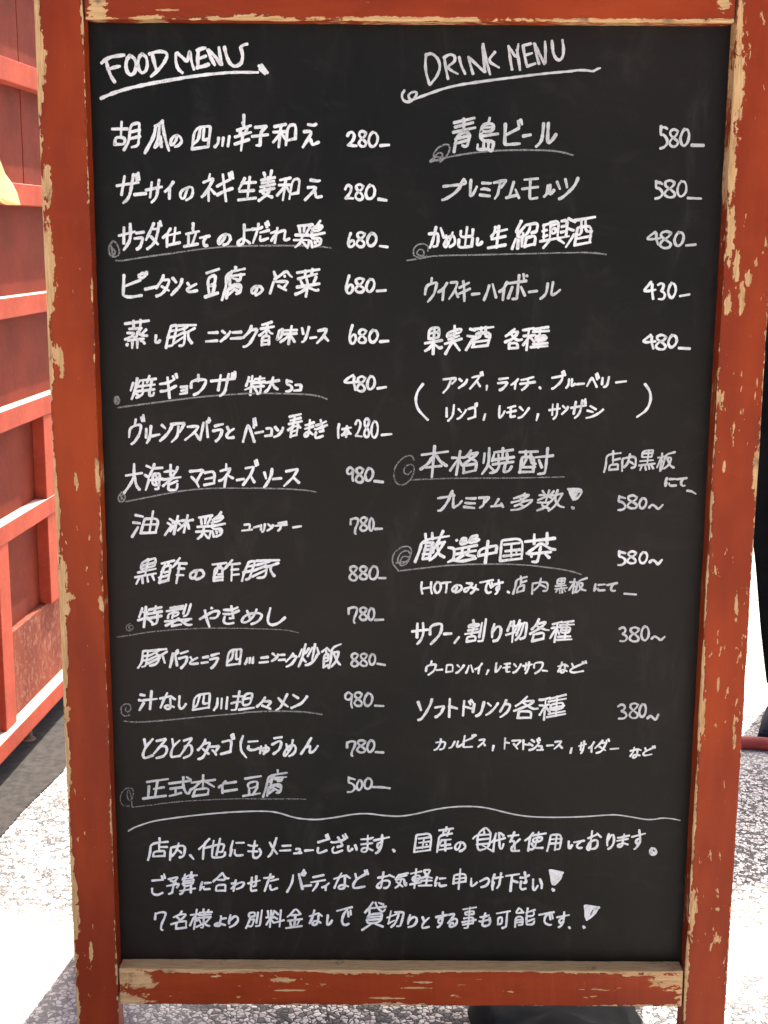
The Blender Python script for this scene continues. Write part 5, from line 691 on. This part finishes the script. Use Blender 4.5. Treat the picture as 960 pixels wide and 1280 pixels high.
     '93 381 8176 542 8202 553 8215 555 8231 533 8256;93 547 8262 526 8231 510 8165 465 8089 415 8030 384 8029;95 568 8215 560 8194 557 8061 583 8078 626 8102 661 8149;93 811 8118 746 8118 695 8123;93 685 8076 805 8062;93 711 8178 805 8174 823 8181;93 858 8183 975 8194 974 8186 956 8162 930 8128;93 922 8171 915 8114 908 8094 866 8063;94 1087 8171 1036 8088;94 1132 8099 1000 8082;94 1140 8076 1118 8124;87 1365 8165 1331 8191;87 1386 8079 1345 8107;87 1364 8212 1446 8226 1430 8208 1341 8154 1237 8131;87 1476 8164 1463 8140 1429 8106 1381 8075 1317 8047 1234 8041;87 1265 8179 1365 8213 1396 8244;87 1274 8089 1332 8111 1375 8146 1473 8165;85 1686 8220 1728 8267;85 1751 8214 1764 8226 1835 8241;85 1597 8270 1626 8224;85 1695 8143 1751 8214;85 1673 8276 1639 8152;85 1681 8132 1541 8132;85 1679 8060 1587 8096 1609 8135;85 1670 8036 1707 8056 1756 8109 1796 8175 1831 8244;85 1679 8138 1643 8077 1538 8037;85 1773 8281 1747 8209 1751 8143 1797 8089 1852 8077;85 1562 8219 1649 8219 1712 8179;85 1733 8220 1669 8216 1543 8160;95 1891 8294 2078 8290 1966 8140 1903 8282 1974 8259 2032 8278;95 1927 8282 1976 8188 2043 8271 1966 8164 1951 8258;95 1945 8080 1957 8057 1973 8073 1955 8069;95 1906 8289 1956 8168;95 1929 8287 1965 8183;95 1957 8287 1974 8192;95 1985 8287 1987 8211;95 2013 8287 2001 8230;95 2041 8285 2023 8254'),
    ('price', 'm', 3.8, 'price reading 580~',
     '88 2491 8214 2486 8147 2521 8147 2561 8114 2568 8078 2533 8049 2483 8048;88 2489 8205 2534 8197 2562 8188;88 2697 8200 2651 8227 2597 8209 2596 8172 2658 8142 2707 8106 2686 8070 2628 8068 2586 8094 2609 8133 2675 8162 2700 8200;88 2762 8192 2740 8163 2725 8119 2742 8073 2771 8066 2803 8103 2812 8152 2790 8189 2758 8186;95 2843 8078 2877 8117 2912 8098 2954 8055 3005 8117'),
    ('line', 'w', 4.8, 'line reading 厳選中国茶',
     '91 221 7644 331 7648;91 319 7609 240 7604;91 246 7675 239 7752;91 446 7786 410 7705;91 324 7686 318 7761;91 379 7622 397 7637 473 7656;91 290 7462 213 7445;91 214 7505 296 7511;91 229 7558 307 7563;91 247 7614 209 7444;91 464 7471 395 7510 377 7629;91 291 7433 327 7456 383 7516 465 7658;91 324 7527 339 7572 411 7694;91 331 7646 316 7614 318 7592 287 7454;91 121 7411 174 7550 205 7676 516 7727;89 756 7603 742 7523;89 651 7660 715 7672 720 7707 668 7699 656 7656;89 658 7666 650 7638 660 7626 704 7634 748 7664;89 687 7501 602 7437;89 868 7688 832 7661 765 7646 754 7652 758 7682;89 678 7581 667 7520;89 822 7480 719 7504;89 512 7587 586 7578 570 7434;89 573 7444 509 7413;89 565 7445 652 7417 836 7460;89 756 7679 842 7703 850 7732 843 7740 776 7721 762 7676;89 604 7675 604 7675;89 846 7618 604 7570;89 585 7506 835 7554;92 1069 7529 1081 7606 1070 7616 878 7572 863 7484;92 860 7490 1071 7533;92 947 7404 974 7669;85 1120 7430 1376 7462;85 1120 7429 1133 7670 1145 7679 1383 7707 1372 7456;85 1310 7534 1310 7530;85 1343 7647 1161 7626;85 1351 7568 1179 7547;85 1156 7488 1359 7513;85 1249 7629 1251 7481;93 1489 7491 1486 7481;93 1697 7472 1652 7517;93 1431 7522 1514 7583 1594 7654 1709 7577 1767 7570;93 1714 7542 1456 7515;93 1756 7706 1408 7664;93 1593 7602 1564 7432 1541 7419 1493 7423;93 1515 7635 1514 7752;93 1666 7638 1664 7769'),
    ('underline', 'd', 2.4, 'grey underline with a many-looped scribble under 厳選中国茶',
     '95 -78 7301 63 7319 228 7339 462 7369 697 7385 933 7391 1168 7393 1356 7386 1521 7375;95 1521 7375 1639 7359 1828 7336 1970 7308 2078 7272;95 -78 7313 -149 7397 -138 7506 -45 7591 49 7604 84 7544 50 7435 -55 7374 -91 7434 -45 7531 37 7555 73 7483 15 7374 -67 7362 -33 7483 62 7471;95 -102 7398 -32 7410 50 7423'),
    ('price', 'w', 4.0, 'price reading 580~',
     '88 2518 7557 2517 7487 2550 7487 2590 7460 2595 7424 2558 7389 2509 7388;88 2517 7547 2560 7540 2589 7531;88 2717 7534 2675 7558 2627 7540 2625 7508 2677 7482 2720 7444 2703 7412 2651 7408 2613 7431 2633 7471 2694 7501 2719 7533;88 2799 7547 2771 7517 2753 7465 2775 7415 2807 7409 2841 7446 2850 7505 2829 7544 2793 7541;95 2879 7422 2911 7456 2949 7432 2979 7393 3024 7456'),
    ('line', 'w', 4.0, 'small line reading HOTのみです',
     '88 204 7168 195 7093 213 7023;88 198 7087 318 7107;88 315 7170 308 7096 326 7024;88 389 7170 362 7146 348 7094 369 7042 399 7036 426 7079 430 7137 411 7167 385 7168;88 442 7157 494 7165 548 7171;88 494 7161 499 7105 487 7037;89 603 7042 629 7051 652 7065 668 7082 679 7100 666 7128 645 7135 617 7133;89 624 7135 596 7124 571 7102 561 7077 571 7056 587 7056 598 7066 617 7094 622 7135;88 733 7160 754 7156 807 7158 770 7112;88 776 7113 714 7094 703 7074 709 7054 737 7056 774 7113;88 868 7081 832 7095 772 7112;88 784 7034 812 7055 826 7081 845 7142;92 1023 7105 1000 7157;92 992 7180 962 7126 960 7082 965 7061 976 7045 996 7040 1021 7053;92 1044 7121 1026 7169;92 1042 7198 890 7167;92 1115 7095 1100 7078 1091 7073 1085 7087 1087 7101 1092 7111 1116 7125;92 1056 7142 1161 7172;92 1109 7198 1118 7109 1112 7083 1091 7043 1080 7028 1071 7028;95 1218 7058 1237 7046'),
    ('line', 'm', 3.5, 'small thin line reading 店内黒板にて',
     '87 1376 7209 1368 7248;87 1408 7075 1325 7047;87 1437 7191 1369 7164;87 1282 7029 1308 7120 1319 7207 1442 7239;87 1406 7069 1412 7134 1406 7140 1337 7114 1328 7041;87 1375 7199 1365 7121;89 1596 7146 1656 7120 1665 7107;89 1638 7068 1688 7072 1691 7185 1517 7161 1509 7152 1507 7030;89 1529 7078 1568 7111 1594 7147 1608 7225;80 1835 7044 1831 7093;80 1863 7048 1860 7094;80 1880 7097 1899 7063;80 1807 7093 1787 7053;80 1889 7196 1798 7191;80 1781 7128 1903 7139;80 1852 7227 1849 7099;80 1887 7193 1891 7221 1888 7224 1806 7218 1800 7163 1805 7157 1882 7159 1886 7167 1888 7198;80 1777 7092 1918 7110;83 2005 7216 1987 7040;83 2150 7228 2046 7193 2028 7099 2010 7049;83 2137 7078 2082 7091 2051 7165;83 2029 7159 2112 7172 2075 7088 2027 7052;83 1950 7178 1989 7178 2016 7116;83 1942 7080 2002 7178 2031 7178;92 2285 7145 2365 7153;92 2364 7083 2315 7080 2292 7079 2282 7086 2286 7105;92 2253 7156 2242 7107 2239 7071;92 2238 7071 2264 7103;94 2471 7164 2443 7125 2438 7106 2437 7094 2443 7082 2456 7076 2473 7072 2487 7078;94 2506 7170 2389 7144;95 2598 7041 2736 7032'),
    ('line', 'w', 4.2, 'line reading サワー, 割り物各種',
     '93 153 6489 158 6662;93 94 6563 284 6587;93 223 6668 231 6553 217 6494 190 6442 156 6408;93 321 6409 387 6479 426 6531 446 6587 449 6669 309 6636 308 6525;95 475 6534 560 6539;95 653 6497 600 6423;85 884 6448 930 6450 938 6463 970 6721;85 742 6440 851 6458;85 820 6707 828 6658;85 893 6496 924 6675;85 892 6564 724 6534;85 747 6436 750 6490 757 6499 850 6514 849 6455;85 759 6578 875 6598;85 824 6637 798 6511;85 819 6628 883 6633 892 6665 769 6646 763 6623 768 6613 825 6629;91 1063 6450 1105 6458 1127 6485 1147 6539 1150 6598 1140 6626 1118 6631 1088 6618 1047 6558;91 1070 6660 1046 6570 1046 6495;86 1327 6463 1365 6504 1387 6544 1426 6683;86 1385 6669 1364 6603 1332 6519;86 1301 6699 1286 6439;86 1381 6478 1424 6490 1443 6515 1457 6674 1451 6678 1342 6653;86 1324 6639 1247 6638;86 1212 6527 1322 6561;86 1373 6711 1349 6654 1314 6571;86 1227 6576 1269 6693;89 1521 6451 1660 6485;89 1527 6448 1538 6527 1545 6535 1665 6563 1657 6481;89 1496 6540 1586 6596 1645 6639 1680 6680 1678 6691 1564 6659;89 1573 6658 1573 6638 1629 6613 1688 6590 1721 6589;89 1515 6596 1564 6649 1598 6725;81 1789 6442 1821 6681;81 1818 6469 1993 6478;81 1861 6588 1972 6591;81 1848 6653 2015 6661;81 1830 6507 1979 6513;81 1927 6623 1873 6625 1857 6557 1960 6556 1975 6627 1917 6623;81 1938 6689 1905 6468;81 2010 6702 1869 6682;81 1761 6661 1781 6665 1871 6693;81 1843 6544 1799 6624 1748 6612;81 1736 6490 1810 6623 1866 6630'),
    ('price', 'm', 4.0, 'price reading 380~',
     '88 2557 6607 2596 6632 2632 6607 2621 6562 2591 6547 2631 6532 2656 6496 2626 6454 2566 6460;88 2791 6604 2745 6632 2692 6616 2689 6577 2748 6541 2795 6496 2776 6455 2721 6454 2676 6484 2699 6532 2765 6564 2794 6604;88 2858 6645 2828 6608 2816 6534 2837 6477 2872 6465 2904 6507 2909 6580 2886 6635 2853 6639;95 2944 6488 2976 6523 3020 6498 3052 6466 3102 6518'),
    ('line', 'w', 3.4, 'small line reading ウーロンハイ, レモンサワーなど',
     '93 332 6198 323 6156;93 266 6071 272 6139 384 6162 380 6126 364 6079 330 6051 291 6023;95 390 6086 462 6092;89 505 6062 582 6070;89 505 6062 513 6144 516 6149 587 6155 582 6070;96 639 6150 666 6124;96 719 6148 707 6129 681 6095 652 6064 625 6050;95 828 6065 802 6151;95 744 6051 763 6093 779 6146;96 901 6124 892 6047;96 933 6171 901 6122 851 6098;95 1011 6090 989 6035;94 1106 6177 1102 6161 1096 6058 1110 6069 1136 6097 1161 6141;91 1268 6173 1200 6167;91 1231 6173 1226 6073 1233 6066 1268 6072;91 1266 6130 1185 6119;96 1317 6166 1343 6135;96 1399 6165 1387 6138 1361 6097 1337 6069 1306 6059;93 1450 6094 1461 6180;93 1424 6142 1530 6163;93 1495 6192 1495 6141 1484 6102 1469 6069 1455 6050;92 1569 6050 1615 6079 1640 6109 1658 6144 1661 6193 1555 6182 1556 6115;95 1657 6088 1714 6081;89 1924 6164 1961 6140;89 1925 6148 1923 6099;89 1949 6081 1923 6099;89 1922 6099 1917 6079 1905 6065 1884 6062 1871 6073 1874 6084 1889 6099 1923 6099;89 1916 6164 1842 6140;89 1844 6074 1875 6137 1888 6194;93 2168 6208 2175 6183;93 2146 6179 2133 6199;93 2028 6126 2006 6176;93 2129 6173 2032 6128 1994 6101 1987 6082 2005 6069 2039 6063 2146 6084'),
    ('line', 'w', 4.2, 'line reading ソフトドリンク各種',
     '96 342 5722 325 5652 273 5550 217 5467 178 5456;96 175 5685 211 5583;94 385 5495 406 5503 452 5543 468 5578 488 5629 483 5635 380 5614;96 548 5632 644 5605;96 556 5724 551 5496;94 820 5607 718 5633;94 789 5697 805 5657;94 810 5712 835 5680;94 718 5517 729 5701;95 837 5561 850 5664;95 967 5688 938 5561 907 5523 872 5511;97 1013 5675 1050 5641;97 1135 5676 1117 5644 1080 5593 1034 5549 994 5524;93 1215 5665 1280 5663 1280 5632 1260 5580 1235 5551 1187 5510 1167 5500;93 1234 5715 1215 5666 1162 5568;90 1371 5491 1537 5494;90 1379 5489 1387 5567 1398 5574 1538 5576 1533 5489;90 1330 5578 1454 5629 1522 5660 1561 5696 1559 5706 1437 5700;90 1441 5698 1439 5679 1504 5636 1563 5602 1618 5610;90 1350 5640 1425 5692 1483 5759;83 1693 5465 1708 5733;83 1726 5501 1947 5544;83 1762 5613 1932 5648;83 1740 5697 1950 5737;83 1745 5540 1943 5579;83 1839 5675 1765 5658 1770 5586 1921 5614 1916 5689 1836 5675;83 1844 5766 1835 5514;83 1949 5787 1751 5732;83 1630 5721 1663 5718 1758 5747;83 1760 5568 1695 5650 1629 5650;83 1638 5528 1707 5650 1753 5665'),
    ('price', 'm', 3.8, 'price reading 380~',
     '88 2578 5641 2622 5672 2665 5646 2653 5600 2615 5582 2664 5569 2691 5528 2658 5488 2588 5488;88 2820 5664 2775 5685 2729 5668 2725 5627 2775 5584 2826 5543 2809 5499 2758 5491 2715 5526 2735 5572 2792 5615 2822 5664;88 2871 5673 2847 5636 2834 5571 2854 5514 2882 5509 2911 5551 2916 5621 2898 5670 2866 5666;95 2938 5492 2968 5527 3005 5502 3038 5464 3068 5543'),
    ('line', 'w', 3.4, 'small line reading カルピス, トマトジュース, サイダーなど',
     '91 399 5172 518 5185 493 5101 483 5092 444 5081;91 456 5216 455 5171 433 5122 407 5085 375 5075;95 624 5186 598 5132 585 5112 556 5102;95 712 5152 685 5128 647 5115 665 5192;91 874 5274 865 5254 851 5244 839 5246 834 5269;91 879 5263 854 5275 843 5268 832 5251;91 837 5233 724 5182;91 743 5259 726 5127 730 5116 762 5116 840 5121;93 990 5136 968 5175;93 921 5205 985 5219 988 5213 969 5175 906 5117;95 1094 5136 1083 5074;96 1230 5179 1280 5170;96 1231 5233 1226 5093;93 1315 5199 1424 5209 1421 5197 1399 5172 1359 5127;93 1335 5162 1362 5127 1385 5094;96 1452 5157 1522 5147;96 1453 5209 1451 5089;95 1525 5082 1561 5089 1593 5108 1620 5139 1646 5185;95 1627 5191 1620 5218;95 1639 5235 1653 5205;95 1565 5138 1521 5169;95 1551 5213 1585 5186;93 1670 5085 1681 5133 1636 5133;93 1693 5087 1620 5082;95 1740 5139 1814 5147;93 1922 5110 1886 5150;93 1836 5187 1908 5199 1910 5194 1885 5151 1826 5096;95 2038 5110 2026 5046;92 2146 5084 2154 5183;92 2127 5136 2210 5162;92 2187 5200 2187 5145 2178 5102 2166 5066 2152 5042;96 2281 5139 2279 5060;96 2306 5188 2281 5139 2244 5111;91 2487 5201 2477 5227;91 2384 5176 2450 5181;91 2374 5129 2447 5083;91 2340 5048 2389 5064 2421 5099 2444 5155 2460 5192 2455 5212;91 2411 5209 2387 5178 2321 5108;95 2508 5100 2604 5108;89 2837 5102 2878 5087;89 2835 5083 2831 5030;89 2866 5020 2832 5032;89 2832 5035 2826 5011 2812 4994 2792 4986 2782 4997 2784 5009 2797 5026 2832 5033;89 2826 5097 2750 5078;89 2749 5008 2788 5068 2796 5127;93 3038 5141 3046 5116;93 3026 5117 3013 5139;93 2942 5077 2927 5116;93 3011 5113 2940 5079 2912 5054 2905 5035 2916 5023 2938 5020 3013 5037'),
]


def chaikin(P, n=2):
    for _ in range(n):
        if len(P) < 3: return P
        Q = [P[0]]
        for a, b in zip(P[:-1], P[1:]):
            Q += [a*0.78 + b*0.22, a*0.22 + b*0.78]
        Q.append(P[-1]); P = Q
    return P

BACK = 0.025               # the board's face
rng = random.Random(11)
def add_stroke(bm, P, w, lift):
    """one bead of paint: low at its sides, rounded ends"""
    P = chaikin(P)
    Q = [P[0]]
    for p in P[1:]:
        if (p-Q[-1]).length > 0.0004: Q.append(p)
    if len(Q) < 2: Q = [P[0], P[0]+Vector((0.0006, 0.0003))]
    n = len(Q); ph = rng.random()*9; taper = rng.uniform(0.72, 1.0)
    rows = []
    hs = w/2
    def dirn(i):
        d = Q[min(i+1, n-1)] - Q[max(i-1, 0)]
        return d.normalized() if d.length > 1e-9 else Vector((1, 0))
    ends = []
    d0, d1 = dirn(0), dirn(n-1)
    for k, a in ((0.95, 0.30), (0.75, 0.72)): rows.append((Q[0]-d0*hs*k*0.8, d0, a))
    L = 0.0
    for i, q in enumerate(Q):
        if i: L += (q-Q[i-1]).length
        t = i/max(1, n-1)
        k = 1 + 0.13*math.sin(L*420+ph) + 0.07*math.sin(L*1300+ph*3)
        k *= 1 - (1-taper)*max(0, (t-0.55)/0.45)
        rows.append((q, dirn(i), k))
    for k, a in ((0.75, 0.72), (0.95, 0.30)): rows.append((Q[-1]+d1*hs*k*0.8*taper, d1, a*taper))
    prev = None
    lay = bm.verts.layers.float.get('body') or bm.verts.layers.float.new('body')
    for ri, (q, d, k) in enumerate(rows):
        nn = Vector((-d.y, d.x))*hs*k*1.06
        vs_ = [bm.verts.new((q.x+nn.x, BACK-lift-0.00002, q.y+nn.y)),
               bm.verts.new((q.x+nn.x*0.55, BACK-lift-0.00016, q.y+nn.y*0.55)),
               bm.verts.new((q.x-nn.x*0.55, BACK-lift-0.00016, q.y-nn.y*0.55)),
               bm.verts.new((q.x-nn.x, BACK-lift-0.00002, q.y-nn.y))]
        for j, b in enumerate((0.0, 1.0, 1.0, 0.0)): vs_[j][lay] = b if 0 < ri < len(rows)-1 else 0.0
        if prev:
            for j in range(3): bm.faces.new((prev[j], prev[j+1], vs_[j+1], vs_[j]))
        prev = vs_

PXM = 0.00098            # metres on the board per photograph pixel, about
for name, tone, w, label, data in WRITING:
    bm = bmesh.new()
    for si, s in enumerate(data.split(';')):
        k, *v = [int(a) for a in s.split()]                 # first number: width of this stroke, per cent
        v = [a/1e4 for a in v]
        P = [Vector((v[i], v[i+1])) for i in range(0, len(v), 2)]
        add_stroke(bm, P, w*k*0.0090*PXM*rng.uniform(0.9, 1.08), 0.00005 + 0.000013*(si % 17))
    nm = {'line': 'menu_line', 'price': 'price_figures'}.get(name, name)
    me = mesh_from(bm, nm, True)
    o = link(nm, me, MARK[tone], panel)
    o.location = -Vector(panel.location)
    o['label'] = label
